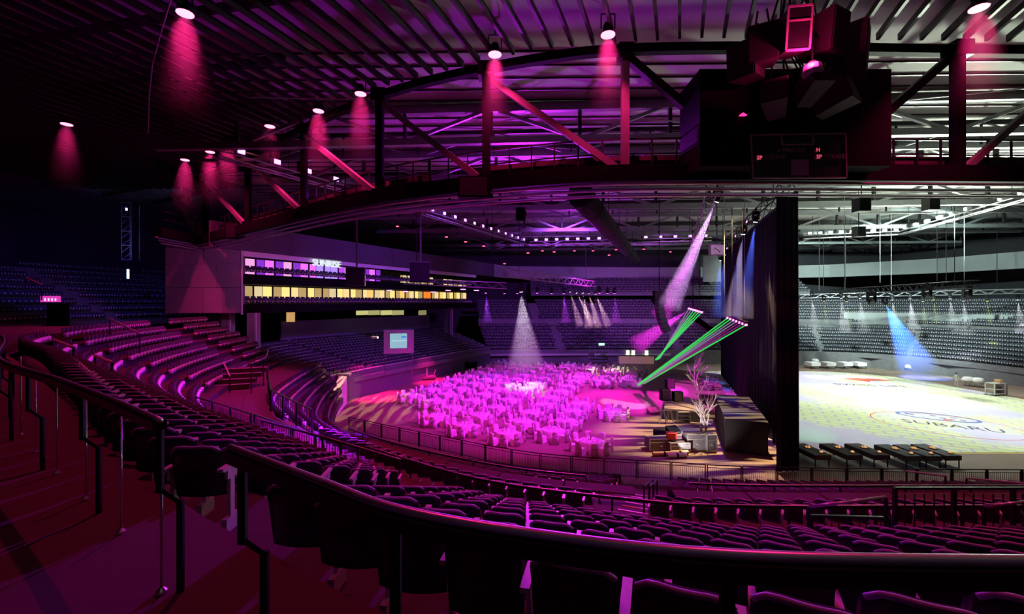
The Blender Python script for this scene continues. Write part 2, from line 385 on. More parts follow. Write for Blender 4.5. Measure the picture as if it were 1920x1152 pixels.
# parapets on the far terraces
struct('wall_far_parapet', MB().wall([(-6.3, 82.2), (20, 82.6), (47.2, 81.1), (60, 77.4)], 5.6, 7.3, .2), dark_concrete, label='parapet below the middle far seats')
struct('wall_far_front', MB().wall([(-4, 74.6), (20, 75.1), (45, 73.6), (57, 69.6), (61.6, 61.8), (63.6, 50), (64, 34)], 0, 2.3, .25), dark_concrete, label='front wall of the far stand')
struct('wall_left_front', MB().wall([(-19.7, 41.3), (-16, 50.3), (-10.7, 60.8), (-6.5, 69.2), (-3.8, 73.8)], 0, 2.9, .25), mat('left_front_panel', (.11, .09, .13), .6), label='dark front wall of the left stand')
struct('trim_1', MB().strip([(-19.6, 41.3, 2.95), (-15.9, 50.3, 2.95), (-10.6, 60.8, 2.95), (-6.4, 69.2, 2.95)], .16, .08), pale_metal, label='pale cap of the left front wall')
for a, b in (((-4, 74.1), (13, 74.8)), ((14, 74.8), (27, 74.7))):
    struct('trim_2', MB().bar((a[0], a[1]-.2, 1.5), (b[0], b[1]-.2, 1.5), .12, .35), pale_metal, label='bright rail board along the far front wall')

# ------------------------------------------------------------------ the suites on the left
A, Bq = Vector((-25.9, 42, 0)), Vector((-6.5, 80, 0)); UD = (Bq-A).normalized(); ND = Vector((-UD.y, UD.x, 0)); SL = (Bq-A).length
def sp(s, d, z): p = A+UD*s+ND*d; return Vector((p.x, p.y, z))
def sbox(mb, s0, s1, d0, d1, z0, z1, mi=0):
    c = sp((s0+s1)/2, (d0+d1)/2, (z0+z1)/2); return mb.box(c, (s1-s0, d1-d0, z1-z0), math.atan2(UD.y, UD.x), mi)
struct('floor_suite_lower', sbox(MB(), 0, SL, 0, 8, 9.37, 9.7), black_paint, label='dark lower suite slab')
struct('floor_suite_upper', sbox(MB(), 0, SL, -.1, 8, 12.2, 12.75), black_paint, label='dark upper suite slab')
struct('ceiling_suite', sbox(MB(), 0, SL, .2, 8, 15.4, 15.7), black_paint)
struct('wall_suite_back', sbox(MB(), 0, SL, 7.6, 8, 9.4, 17), wall_dark)
struct('wall_suite_band', sbox(MB(), .1, SL, .05, .35, 14.9, 15.4), white_paint, label='white band over the upper suites')
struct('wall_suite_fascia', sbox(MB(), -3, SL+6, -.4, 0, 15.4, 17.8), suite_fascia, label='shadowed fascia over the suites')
# the end wall of the suites, cast in panels
ew = sgroup('wall_suite_end', 'concrete end wall of the suites')
x0, x1 = at(312, 0, 42).x, at(455, 0, 42).x
MB().box(((x0+x1)/2, 42.25, 12.8), (x1-x0-.05, .3, 6.7)).build('core', dark_concrete, ew)
for j, (z0, z1) in enumerate(((9.4, 11.85), (11.85, 14.1), (14.1, 16.2))):
    nx = 4 if j != 1 else 3
    for i in range(nx):
        a, b = x0+(x1-x0)*i/nx, x0+(x1-x0)*(i+1)/nx
        g = .30+.07*random.random()
        MB().box(((a+b)/2, 42, (z0+z1)/2), (b-a-.035, .28, z1-z0-.035)).build('panel', mat('end_panel_%d' % ((i*3+j) % 4), (g, g, g), .85, vary=.12, scale=1.2), ew)
struct('trim_3', MB().box((x1+.05, 41.8, 12.7), (.12, .1, 6.9)), white_paint, label='pale corner edge of the end wall')
struct('wall_under_suite', MB().wall([(-28.2, 53.2), (-22, 65), (-16.2, 76.2), (-15, 79)], 4.6, 8.1, .3), mat('violet_lit_panel', (.20, .15, .30), .8), label='grey panelled wall under the suites')  # violet light on the grey wall is put into its colour
struct('wall_under_suite_return', MB().wall([(-28.2, 53.2), (-36, 56)], 3, 9.4, .3), black_paint)
def pane_wall(name, s0, s1, d, z0, z1, n, mats, label):
    g = sgroup(name, label); rz = math.atan2(UD.y, UD.x); w_ = (s1-s0)/n
    for i in range(n):
        sbox(MB(), s0+w_*i+.05, s0+w_*(i+1)-.05, d, d+.06, z0, z1).build('pane', mats[i % len(mats)] if not callable(mats) else mats(i), g)
        if i % 2 == 0: sbox(MB(), s0+w_*i-.06, s0+w_*i+.06, d-.12, d+.1, z0, z1).build('mullion', black_paint, g)
    sbox(MB(), s0, s1, d-.05, d+.1, z1-.06, z1+.05).build('window_frame', black_paint, g)
    return g
WARM = [glow('suite_glow_%d' % i, c, s) for i, (c, s) in enumerate((((1, .66, .22), 1.3), ((1, .74, .32), 1.0), ((1, .58, .16), 1.1), ((.95, .78, .42), .8), ((1, .68, .26), .5)))]
VIOW = [glow('lounge_glow_%d' % i, c, s) for i, (c, s) in enumerate((((.50, .06, 1), 1.1), ((.42, .24, 1), 1.2), ((.80, .14, 1), 1.2), ((.38, .04, .9), .7), ((.95, .40, .8), 1.0)))]
ORG = glow('suite_glow_orange', (1, .25, .02), 1.0)
struct('wall_suite_parapet', sbox(sbox(MB(), 0, SL, .02, .12, 9.7, 10.25), 0, SL, .02, .12, 12.75, 13.2), black_paint, label='dark balcony fronts of the suites')
pane_wall('window_1', .2, SL-.3, 2.0, 10.5, 12.15, 40, lambda i: ORG if i in (28, 29) else random.choice(WARM), 'glowing yellow windows of the lower suites')
pane_wall('window_2', .2, SL*.47, 1.6, 13.3, 14.9, 19, lambda i: random.choice(VIOW), 'violet windows of the upper lounge')
pane_wall('window_3', SL*.57, SL*.76, 2.0, 13.1, 14.5, 10, lambda i: random.choice(WARM[3:]), 'yellow windows of the upper suites')
pane_wall('window_4', SL*.82, SL-.2, 2.0, 13.1, 14.4, 10, lambda i: random.choice(WARM[1:]), 'yellow windows at the far end of the upper suites')
g5 = sgroup('window_5', 'strip window of the control room under the suites')
for i, (a, b, e) in enumerate(((668, 690, 0), (691, 712, 1), (714, 735, 0), (736, 757, 1), (785, 799, 2))):
    p, q = at(a, 587, 60), at(b, 586, 61.5)
    MB().wall([p, q], 8.65, 9.3, .1).build('pane', glow('control_glow_%d' % e, (.95, .9, .35), (.6, .4, .25)[e]), g5)
p = at(545, 598, 53); MB().box((p.x, 53, 8.7), (1.0, .1, 1.3)).build('pane', glow('control_glow_5', (1, .55, .2), .6), g5)
me = text_mesh('SUNRISE', 1.05, .1); me.materials.clear(); me.materials.append(glow('sign_white', (.85, .95, 1), .9))
sg = inst('lounge_sign', me); sg.location = sp(9.6, -.25, 14.55); sg.rotation_euler = (PI/2, 0, math.atan2(UD.y, UD.x)); tag(sg, 'white lit letters standing on the lounge band', 'sign')
# concrete columns under the suites
for i, (px, Y, zb) in enumerate(((428, 43.5, 5.3), (476, 42.8, 5.0), (837, 77, 4.5), (846, 76, 4.3))):
    p = at(px, 0, Y); w_ = .85 if i < 2 else .5
    c = sgroup('column_%d' % (i+1), 'concrete column under the suites')
    MB().box((p.x, Y, (zb+9.4)/2), (w_, w_, 9.4-zb)).build('shaft', concrete, c)
    MB().box((p.x+w_/2, Y-w_/2, (zb+9.4)/2), (.14, .14, 9.4-zb)).build('edge_strip', white_paint, c)

# ------------------------------------------------------------------ roof
roof = struct('ceiling', MB().prism([(-70, -8), (95, -8), (95, 104), (-70, 104)], 23.4, 23.7), roof_deck, label='roof deck')
lp = mat('purlin_steel', (.03, .028, .028), .5, .3)
UA = Vector((.358, .934, 0))
TB = [(48, 20.7), (24, 20.3), (8.3, 20), (1, 21), (-7.9, 24.9), (-18.6, 33), (-29.8, 41.8)]
tb = [Vector((x, y, 0)) for x, y in TB]
def y_on_truss(p):      # distance from p along UA to the big truss
    for a, b in zip(tb, tb[1:]):
        d = b-a; den = UA.x*d.y-UA.y*d.x
        t = ((a.x-p.x)*d.y-(a.y-p.y)*d.x)/den; q = ((a.x-p.x)*UA.y-(a.y-p.y)*UA.x)/den
        if 0 <= q <= 1 and t > 0: return t
    return None
n_p = 0
for k in range(96):
    p = Vector((-62+k*1.0, 0, 0))+UA*4
    t = y_on_truss(p) or (46 if p.x < -30 else None)
    if t is None or t < 3: continue
    a, b = p, p+UA*(t-.3)
    if b.y < 15: continue
    MB().bar((a.x, a.y, 22.55), (b.x, b.y, 22.55), .13, .3).build('purlin', lp, roof); n_p += 1
# deck ribs beyond the big truss and cross beams over the near roof
for k in range(9):
    y = 5+k*4.6
    MB().bar((-62+k*2, y+14-.28*0, 22.95), (-2-k*3.2, y-.5+4, 22.95), .2, .35).build('cross_beam', lp, roof)
def roof_truss(i, a, b, z1, z0, npan, w_):
    g = sgroup('beam_roof_%d' % i, 'lattice roof truss'); a, b = Vector(a), Vector(b)
    P = lambda t, z: Vector((a.x+(b.x-a.x)*t, a.y+(b.y-a.y)*t, z))
    MB().bar(P(0, z1), P(1, z1), w_, w_*1.3).build('top_chord', grey_metal if i % 2 else lp, g)
    MB().bar(P(0, z0), P(1, z0), w_, w_).build('bottom_chord', grey_metal, g)
    for k in range(npan):
        t0, t1 = k/npan, (k+1)/npan
        MB().bar(P(t0, z0), P(t0, z1), w_*.5).build('web', lp, g)
        MB().bar(P(t0, z0 if k % 2 else z1), P(t1, z1 if k % 2 else z0), w_*.5).build('web', grey_metal, g)
for i, (ya, yb, w_) in enumerate(((24, 25.5, .42), (28, 29.5, .22), (32.5, 34, .5), (38, 39.5, .24), (44, 46, .55), (51, 53, .3), (59, 61, .5), (67, 69, .4), (76, 78, .4), (86, 88, .4))):
    roof_truss(i+1, (78, ya), (-24 if ya < 50 else -20, yb+4), 23.0, 20.9+.4*(i % 2), 18, w_)
# tie rods across the roof and deck joints
rods = sgroup('beam_roof_rods', 'thin tie rods below the roof deck')
for k in range(34):
    x = -16+random.random()*80; y = 22+random.random()*30; L = 5+5*random.random(); s = random.choice((-1, 1))
    MB().bar((x, y, 21+random.random()), (x+s*L*.8, y+L*.6, 22.8), .06).build('rod', grey_metal, rods)
for k in range(30):
    y = 21+k*1.35
    MB().bar((80, y, 23.36), (-30, y+2, 23.36), .06, .1).build('deck_joint', lp, roof)
# ------------------------------------------------------------------ the big catwalk truss
def tb_at_px(px):
    """point of the truss line in the direction of that bearing"""
    s = (px-CX)/F
    for a, b in zip(tb, tb[1:]):
        d = b-a; den = d.x-s*d.y
        if abs(den) < 1e-9: continue
        q = (s*a.y-a.x)/den
        if -1e-6 <= q <= 1+1e-6: return a+d*q
    return None
ct = sgroup('beam_catwalk', 'big catwalk truss hung across the hall')
ctp = catmull([(x, y, 0) for x, y in TB], 8)
def zs(path, z): return [Vector((p.x, p.y, z)) for p in path]
kink = [Vector((-29.8, 41.8, 0)), Vector((-30.6, 38), ).to_3d() if False else Vector((-29.6, 36.5, 0))]
full = ctp+[kink[1]]
MB().strip(zs(full, 16.35), .7, .75).build('girder', black_paint, ct)
trk = mat('track_steel', (.9, .88, .9), .3, .85)
for i, (z, off) in enumerate(((15.86, -.25), (15.66, .05), (15.45, .3))):
    MB().tube([Vector((p.x, p.y+off, z)) for p in full], .075, 8).build('track_rail', trk, ct)
MB().strip(zs(full, 22.1), .35, .4).build('top_chord', black_paint, ct)
MB().strip([p+Vector((0, .6, 0)) for p in zs(full, 18.2)], .08, .08).build('guard_rail', black_metal, ct)
MB().strip([p+Vector((0, .6, 0)) for p in zs(full, 17.5)], .06, .06).build('guard_rail', black_metal, ct)
for i, p, d in along(ctp, 1.15, 0):
    MB().box((p.x, p.y+.6, 17.45), (.07, .07, 1.5)).build('guard_post', black_metal, ct)
mesh_m = mat('catwalk_mesh', (.06, .035, .035), .8)
for (a, b) in ((4, 28), (29, 47)):
    seg = full[a:b]
    MB().wall([(p.x, p.y+.75) for p in seg], 16.7, 17.45, .03).build('guard_mesh', mesh_m, ct)
pink_paint = mat('truss_steel', (.20, .17, .17), .55, .2)
posts = [(1795, .5), (1172, .42), (912, .5), (712, .5), (570, .45), (465, .45), (385, .5)]
pp = []
for i, (px, w_) in enumerate(posts):
    p = tb_at_px(px); pp.append(p)
    MB().box((p.x, p.y, 19.3), (w_*.8, w_*.8, 5.6)).build('post', pink_paint if i == 1 else black_paint, ct)
    MB().box((p.x, p.y, 22.1), (w_*1.6, w_*1.6, .7)).build('gusset', black_metal, ct)
pp.append(Vector((-33, 44, 0)))
for i in range(len(pp)-1):
    b, t = pp[i], pp[i+1]        # from the top of the farther post down to the foot of this one
    if i == 0: t = pp[1]; MB().bar((b.x, b.y, 22.1), (b.x-6.2, b.y, 16.7), .35).build('diagonal', black_metal, ct); continue
    MB().bar((t.x, t.y, 21.8), (b.x-.4, b.y+.1, 16.8), .26, .3).build('diagonal', pink_paint, ct)
MB().bar((pp[0].x+.4, pp[0].y, 16.7), (pp[0].x+6.3, pp[0].y, 22), .28).build('diagonal', pink_paint, ct)
MB().bar((pp[1].x, pp[1].y, 22), (pp[1].x+4, pp[1].y, 18.6), .35).build('diagonal', black_metal, ct)
MB().bar((-29.8, 41.8, 16.7), (-31.2, 40, 20.5), .3).build('diagonal', pink_paint, ct)
for px, py0, py1, wd in ((892, 333, 372, 1.7), (441, 418, 448, 1.25)):
    p = tb_at_px(px); d = p.y-.6
    a, b = at(px, py0, d), at(px, py1, d)
    o = thing('catwalk_cabinet', 'black box hung on the catwalk girder '+('near the middle' if px > 800 else 'by its far corner'), 'cabinet', (a.x, d, b.z))
    MB().box((0, 0, (a.z-b.z)/2), (wd, .5, a.z-b.z)).build('body', black_paint, o)
    MB().box((0, -.27, (a.z-b.z)/2), (wd*.9, .04, (a.z-b.z)*.85)).build('door', mat('cabinet_door', (.02, .015, .02), .5), o)

# ------------------------------------------------------------------ ceiling floodlights (pink)
lens_pink = glow('pink_lens', (1, .16, .34), 5)
def flood(px, py, z, label, energy=5200, big=1.25):
    Y = (z-CZ)*F/(HOR-py); p = at(px, py, Y)
    o = thing('ceiling_floodlight', label, 'floodlight', (p.x, p.y, p.z), 0, 'pink ceiling floodlights')
    MB().lathe([(.16, .5), (.2, .42), (.24, .12), (.34, .02), (.34, 0)], 12).build('housing', black_metal, o)
    MB().lathe([(.25*big, -.03), (.25*big, .0)], 12).build('lens', lens_pink, o)
    MB().bar((-.3, 0, .25), (-.3, 0, .9), .05).build('yoke', black_metal, o); MB().bar((.3, 0, .25), (.3, 0, .9), .05).build('yoke', black_metal, o)
    MB().bar((-.3, 0, .9), (.3, 0, .9), .05).build('bracket', black_metal, o); MB().bar((0, 0, .9), (0, 0, 23.5-p.z), .05).build('hanger', black_metal, o)
    spot('floodlight_lamp', (p.x, p.y, p.z-.08), (p.x, p.y+.3, 0), energy, PINK, 96, .9, .12, o)
    return p
FL = [(125, 233, 'pink floodlight farthest left, over the dark terrace', 2000), (347, 25, 'pink floodlight high on the left near the dangling cable', 5200),
      (347, 300, 'pink floodlight over the far corner of the catwalk', 5200), (394, 285, 'second pink floodlight from the catwalk corner', 4200), (427, 268, 'third pink floodlight from the catwalk corner', 4200),
      (506, 237, 'fourth pink floodlight from the catwalk corner', 5200), (597, 208, 'fifth pink floodlight from the catwalk corner', 5200), (676, 176, 'sixth pink floodlight from the catwalk corner', 5200),
      (928, 102, 'pink floodlight above the tall middle catwalk post', 3800), (1140, 65, 'pink floodlight beside the pale catwalk post', 3800), (1835, 15, 'pink floodlight at the top right under the grey roof', 6000)]
FL_HOUSE = [(-3.5, 9), (6, 6.5), (16, 8)]
for i, (x, y) in enumerate(FL_HOUSE):      # the same row of lamps goes on over the near stand
    spot('house_flood_lamp', (x, y, 22), (x+.5, y+1.5, 6), 2300, PINK, 96, .9, .12)
lamp_pts = [flood(x, y, 22.2, l, e) for x, y, l, e in FL]

# far red house lamps
for i, (px, py) in enumerate(((745, 424), (837, 444), (873, 453), (907, 461), (946, 494), (990, 474), (1017, 470), (1039, 472), (1077, 470), (1112, 470), (1142, 478), (1155, 468), (1207, 467), (1257, 472))):
    Y = 58+i*1.6; p = at(px, py, Y)
    o = thing('red_lamp', 'small red lamp, %s from the suites along the far roof' % ordw(i+1), 'lamp', p, 0, 'red lamps under the far roof')
    MB().lathe([(.10, .34), (.16, .26), (.2, .04), (.2, 0)], 8).build('housing', black_metal, o)
    MB().lathe([(.19, -.1), (.19, -.02)], 8).build('lens', glow('red_lens', (1, .05, .12), 6), o)
    MB().bar((0, 0, .3), (0, 0, 23.4-p.z), .03).build('hanger', black_metal, o)

# ------------------------------------------------------------------ score cube and its loudspeakers
sb = thing('scoreboard', 'black hanging scoreboard with a framed score panel', 'scoreboard', (12.1, 18.9, 16.2))
zt = lambda py, Y=18.6: CZ-(py-HOR)/F*Y-16.2
MB().box((-.1, .7, 2.1), (8.1, 2.2, 4.1)).build('housing', black_paint, sb)
xx = lambda px, Y=18.55: (px-CX)/F*Y-12.1
fm = mat('score_frame', (.45, .38, .38), .5)
YF = -.45
def sbar(a, b, w_=.05): MB().bar((xx(a[0]), YF, zt(a[1])), (xx(b[0]), YF, zt(b[1])), w_).build('frame_line', fm, sb)
MB().box(((xx(1405)+xx(1582))/2, YF+.05, (zt(255)+zt(335))/2), (xx(1582)-xx(1405), .06, zt(255)-zt(335))).build('score_panel', mat('score_face', (.012, .012, .02), .4), sb)
for a, b in (((1405, 256), (1582, 253)), ((1405, 256), (1410, 336)), ((1582, 253), (1584, 335)), ((1410, 336), (1584, 335)), ((1462, 256), (1464, 274)), ((1464, 274), (1522, 273)), ((1522, 273), (1520, 254))): sbar(a, b)
MB().box(((xx(1480)+xx(1513))/2, YF-.01, (zt(302)+zt(331))/2), (xx(1513)-xx(1480), .04, zt(302)-zt(331))).build('blank_plate', mat('score_plate', (.5, .35, .45), .6), sb)
letm = mat('score_letters', (.5, .42, .44), .5); letr = glow('score_red', (1, .1, .2), .8)
for txt, px, py, sz, m in (('PERIODE', 1484, 288, .24, letm), ('SP', 1421, 302, .24, letr), ('STRAFE', 1450, 301, .26, letm), ('SP', 1532, 300, .24, letr), ('STRAFE', 1561, 300, .26, letm), ('G', 1457, 288, .2, letm), ('H', 1530, 287, .22, letr)):
    me = text_mesh(txt, sz, .01); me.materials.clear(); me.materials.append(m)
    t = inst('lettering', me, sb, (xx(px), YF-.03, zt(py))); t.rotation_euler = (PI/2, 0, 0)
lens2 = glow('status_lens', (1, .03, .25), 2.0)
MB().lathe([(.16, 0), (.05, .1)], 10, (xx(1390), YF-.02, zt(220))).build('status_lamp', lens2, sb)
def speaker(i, px0, py0, px1, py1, Y, yaw, pitch, label, accent):
    c = at((px0+px1)/2, (py0+py1)/2, Y); w_, h = (px1-px0)/F*Y, (py1-py0)/F*Y
    o = thing('array_speaker', label, 'loudspeaker', (c.x, c.y, c.z), 0, 'loudspeakers of the hanging cluster')
    o.rotation_euler = (math.radians(pitch), 0, math.radians(yaw))
    x, y, z = w_*.42, .62, h*.46
    v = [(-x, -y, -z), (x, -y, -z), (x*.7, y, -z*.8), (-x*.7, y, -z*.8), (-x, -y, z), (x, -y, z), (x*.7, y, z*.9), (-x*.7, y, z*.9)]
    MB().add(v, [(0,3,2,1),(4,5,6,7),(0,1,5,4),(1,2,6,5),(2,3,7,6),(3,0,4,7)]).build('cabinet', mat('speaker_box', (.05, .035, .04), .6), o)
    MB().box((0, -y-.02, 0), (2*x*.9, .04, 2*z*.92)).build('grille', mat('speaker_grille', (.02, .015, .018), .8), o)
    for s in (-1, 1): MB().bar((s*x*.6, y*.6, z*.8), (s*x*.3, y, z+(3.4 if py0 > 135 else 1.0)), .05).build('strap', black_metal, o)
    if accent:
        for s in (-1, 1):
            MB().box((s*x, -y-.03, 0), (.07, .07, 2*z)).build('edge_trim', accent, o); MB().box((0, -y-.03, s*z), (2*x, .07, .07)).build('edge_trim', accent, o)
        MB().box((0, -y-.03, z*.35), (2*x, .06, .06)).build('edge_trim', accent, o)
acc = mat('speaker_trim', (.8, .6, .65), .4)
for i, a in enumerate(((1372, 85, 1432, 155, 17.2, -52, 4, 'outer left loudspeaker of the hanging cluster', None), (1400, 55, 1460, 128, 16.8, -28, 6, 'second loudspeaker from the left in the cluster', None),
        (1458, 28, 1505, 108, 16.2, -8, 8, 'middle loudspeaker with a pale outlined face', acc), (1512, 28, 1572, 112, 16.4, 26, 6, 'tall loudspeaker right of the outlined one', None), (1560, 48, 1615, 152, 17, 48, 4, 'outer right loudspeaker of the hanging cluster', None),
        (1428, 162, 1480, 215, 16.6, -35, -18, 'lower left loudspeaker in front of the scoreboard', None), (1498, 142, 1545, 186, 16.0, 0, -24, 'small middle loudspeaker under the cluster ring', None), (1535, 160, 1590, 212, 16.6, 35, -18, 'lower right loudspeaker in front of the scoreboard', None))):
    speaker(i, *a)
cr = thing('speaker_ring', 'black ring frame carrying the loudspeaker cluster', 'rigging', (11.0, 17.3, 20.2))
MB().tube([(1.7*math.cos(2*PI*k/24), 1.2*math.sin(2*PI*k/24), 0) for k in range(25)], .08, 6).build('ring', black_metal, cr)
for k in range(4): MB().bar((1.2*math.cos(PI/4+k*PI/2), .8*math.sin(PI/4+k*PI/2), 0), (.25*math.cos(PI/4+k*PI/2), .25*math.sin(PI/4+k*PI/2), 3.1), .07).build('hanger', black_metal, cr)
for k in range(3): MB().bar((-.35, -.2+.2*k, .8), (.35, -.2+.2*k, 3.0), .06).build('lattice', grey_metal, cr)
pl = thing('cluster_floodlight', 'pink lit floodlight hanging in the middle of the loudspeaker cluster', 'floodlight', at(1523, 134, 15.6))
MB().lathe([(.12, .35), (.30, .2), (.34, -.05), (.30, -.15)], 12).build('housing', mat('pink_shell', (.85, .7, .75), .4), pl)
MB().bar((0, 0, .3), (0, 0, 2.2), .05).build('hanger', black_metal, pl)
spot('cluster_lamp', at(1523, 121, 15.3), at(1505, 60, 16.6), 420, PINK, 165, .4, .1, pl)

# ------------------------------------------------------------------ lighting battens round the hall
bat_m = mat('batten_steel', (.60, .56, .62), .35, .5)
def batten(name, label, a, b, z, nfix, gname, tint, side):
    a, b = Vector((*a, z)), Vector((*b, z)); d = (b-a); L = d.length; u = d/L; nrm = Vector((-u.y, u.x, 0))
    o = thing('lighting_batten', label, 'truss', (0, 0, 0))
    for s, dz in ((-.3, 0), (.3, 0), (0, .5)): MB().tube([a+nrm*s+Vector((0, 0, dz)), b+nrm*s+Vector((0, 0, dz))], .06, 6).build('chord', bat_m, o)
    n = max(4, int(L/1.6))
    for k in range(n):
        p, q = a+u*(L*k/n), a+u*(L*(k+1)/n)
        MB().bar(p+nrm*(.3 if k % 2 else -.3), q+nrm*(-.3 if k % 2 else .3), .05).build('lacing', bat_m, o)
    for k in range(3): p = a+u*L*(.1+.4*k); MB().bar(p+Vector((0, 0, .5)), Vector((p.x, p.y, 23.4)), .04).build('hanger', black_metal, o)
    for k in range(nfix):
        p = a+u*(L*(k+.6)/nfix)
        f = thing('batten_floodlight', '%s box floodlight from the near end on the %s' % (ordw(k+1), gname), 'floodlight', p+Vector((0, 0, .55)), math.atan2(u.y, u.x), 'floodlights on the '+gname)
        MB().box((0, 0, .22), (.55, .4, .4)).build('housing', white_paint, f); MB().box((0, -.22, .22), (.46, .05, .3)).build('lens', tint, f)
        MB().bar((0, 0, -.05), (0, 0, .1), .08).build('clamp', black_metal, f)
lv, lw = glow('violet_lens', (.75, .3, 1), 3), glow('white_lens', (.95, 1, .9), 3)
batten('a', 'violet lit lattice batten seen through the catwalk truss on the left', (-19.4, 28.6), (-14.4, 37.6), 20, 4, 'left batten', lv, -1)
batten('b', 'lattice batten running away over the suites', (-9.6, 47.5), (2.2, 73), 20, 12, 'suite side batten', lv, -1)
batten('c', 'lattice batten across the far end left of the dark duct', (3, 73), (16.5, 70.5), 20, 8, 'far batten', lv, 1)
batten('d', 'lattice batten across the far end right of the dark duct', (20, 70), (31, 68), 20, 5, 'far batten beyond the duct', lv, 1)
batten('e', 'white lattice batten across the far end beyond the curtain', (44, 66), (55, 62), 20, 9, 'white far batten', lw, 1)
batten('f', 'white lattice batten along the right side of the show floor', (55, 62), (47.5, 40), 20, 9, 'right side batten', lw, 1)
o = thing('air_duct', 'thick dark air duct slanting away under the roof', 'duct', (4.5, 29, 17.6))
q = Vector((16, 44, 0))
MB().tube([(0, 0, 0), q], .85, 10).build('duct_body', mat('duct_black', (.015, .012, .016), .7), o, True)
for k in range(5): p = q*(k+.5)/5; MB().tube([p-q.normalized()*.08, p+q.normalized()*.08], .9, 10).build('duct_band', black_metal, o); MB().bar(p+Vector((0, 0, .8)), p+Vector((0, 0, 5.8)), .05).build('hanger', black_metal, o)
# ------------------------------------------------------------------ seats
def seat_meshes():
    def shell(w_, z0, z1, y0, y1, th, bow, rnd):
        mb = MB(); nx, nz = 7, 5; v = []
        for s in (0, 1):
            for j in range(nz+1):
                tz = j/nz; z = z0+(z1-z0)*tz
                for i in range(nx+1):
                    u = -1+2*i/nx; cut = rnd*max(0, abs(u)-.55)**2/.2 if j == nz else (rnd*.35*max(0, abs(u)-.7)/.3 if j == nz-1 else 0)
                    edge_in = .5 if (i in (0, nx) or j in (0, nz)) else 1
                    y = y0+(y1-y0)*tz+bow*u*u + (th*(.5+.5*edge_in-.5) if s else 0) + (th*.25 if not s and edge_in < 1 else 0)
                    v.append((u*w_/2, y, z-cut))
        n = (nx+1)*(nz+1); f = []
        for j in range(nz):
            for i in range(nx):
                a = j*(nx+1)+i; f.append((a, a+1, a+nx+2, a+nx+1)); f.append((n+a, n+a+nx+1, n+a+nx+2, n+a+1))
        ring_ = [i for i in range(nx+1)]+[j*(nx+1)+nx for j in range(1, nz+1)]+[nz*(nx+1)+i for i in range(nx-1, -1, -1)]+[j*(nx+1) for j in range(nz-1, 0, -1)]
        for k in range(len(ring_)):
            a, b = ring_[k], ring_[(k+1) % len(ring_)]; f.append((b, a, n+a, n+b))
        return mb.add(v, f)
    back = shell(.47, .34, .85, .03, -.07, .035, .05, .06).mesh('backrest_shell', seat_shell, True)
    pad = shell(.45, .40, .845, .075, -.022, .07, .045, .06).mesh('backrest_pad', seat_fabric, True)
    cush = shell(.43, .36, .74, .20, .13, .09, .015, .05).mesh('cushion', seat_fabric, True)
    arm = MB(); arm.box((.265, .10, .63), (.055, .36, .03)); arm.box((.265, .11, .612), (.045, .32, .02))
    armm = arm.mesh('armrest', arm_wood)
    stn = MB(); stn.box((.265, .10, .36), (.03, .07, .5)); stn.box((.265, .09, .07), (.05, .22, .14)); stn.box((.265, .12, .56), (.03, .2, .1))
    ed = MB(); ed.tube([(-.222+.444*k/8, -.055+.05*(-1+2*k/8)**2*.9, .846-.05*max(0, abs(-1+2*k/8)-.55)**2/.2) for k in range(9)], .016, 6)
    edm = ed.mesh('edge_highlight', mat('seat_rim_light', (.34, .24, .46), .6), True)  # lighter violet tube painting the rim light along the seat top
    return (('edge_highlight', edm), ('shell', back), ('backrest', pad), ('cushion', cush), ('armrest', armm), ('stanchion', stn.mesh('stanchion', pale_metal)))
SM = seat_meshes()
def near_seat(x, y, z, rz, label, group, first=False):
    o = thing('arena_seat', label, 'seat', (x, y, z), rz, group)
    for nm, me in SM: inst(nm, me, o)
    if first:
        inst('armrest', SM[4][1], o, (-.53, 0, 0)); inst('stanchion', SM[5][1], o, (-.53, 0, 0))
    return o
stuff = []          # every further seat: (x, y, z, rz)
ups = near_up.seats(.545, gaps=((5.46, 6.02), (10.55, 10.8), (12.1, 12.35)), start=.3)
GAP = 5.74
cnt = {}; n_ind = 0
order = sorted(ups, key=lambda s: s[2]**2+s[3]**2+(s[4]-CZ)**2)
keep = set()
for s in order:
    px = CX+F*s[2]/max(s[3], .3)
    if -60 < px < 1990 and len(keep) < 215: keep.add((s[0], round(s[1], 4)))
rowsR = {}
for s in ups:
    rowsR.setdefault((s[0], s[1] < GAP), []).append(s)
for (k, right), L in rowsR.items():
    L.sort(key=lambda s: -s[1] if right else s[1])
    for i, s in enumerate(L):
        if (s[0], round(s[1], 4)) in keep:
            near_seat(*s[2:5], s[5], 'dark tip-up seat, %s %s of the aisle gap, %s row below the near rail' % (ordw(i+1), 'right' if right else 'left', ordw(k+1)), 'seats of the near upper stand', i == 0 and not right or (right and i == len(L)-1))
            n_ind += 1
        else:
            px = CX+F*s[2]/max(s[3], .3)
            if -120 < px < 2050: stuff.append(s[2:6])
los = near_lo.seats(.56, gaps=((2.74, 3.22),), rows=[0, 1]+list(range(5, 12)), start=.3)
vis = [s for s in los if -40 < CX+F*s[2]/s[3] < 1960]
srt = sorted(vis, key=lambda s: (s[0] > 1, s[3]+abs(s[2])*.3)); keep2 = set((s[0], round(s[1], 4)) for s in srt[:85])
rowsL = {}
for s in vis: rowsL.setdefault((s[0], s[1] < 2.98), []).append(s)
for (k, right), L in rowsL.items():
    L.sort(key=lambda s: -s[1] if right else s[1])
    for i, s in enumerate(L):
        if (s[0], round(s[1], 4)) in keep2:
            near_seat(*s[2:5], s[5], 'dark tip-up seat, %s %s of the stairs, %s row of the lower stand' % (ordw(i+1), 'right' if right else 'left', ordw(k+1)), 'seats of the near lower stand', i == 0)
        else: stuff.append(s[2:6])
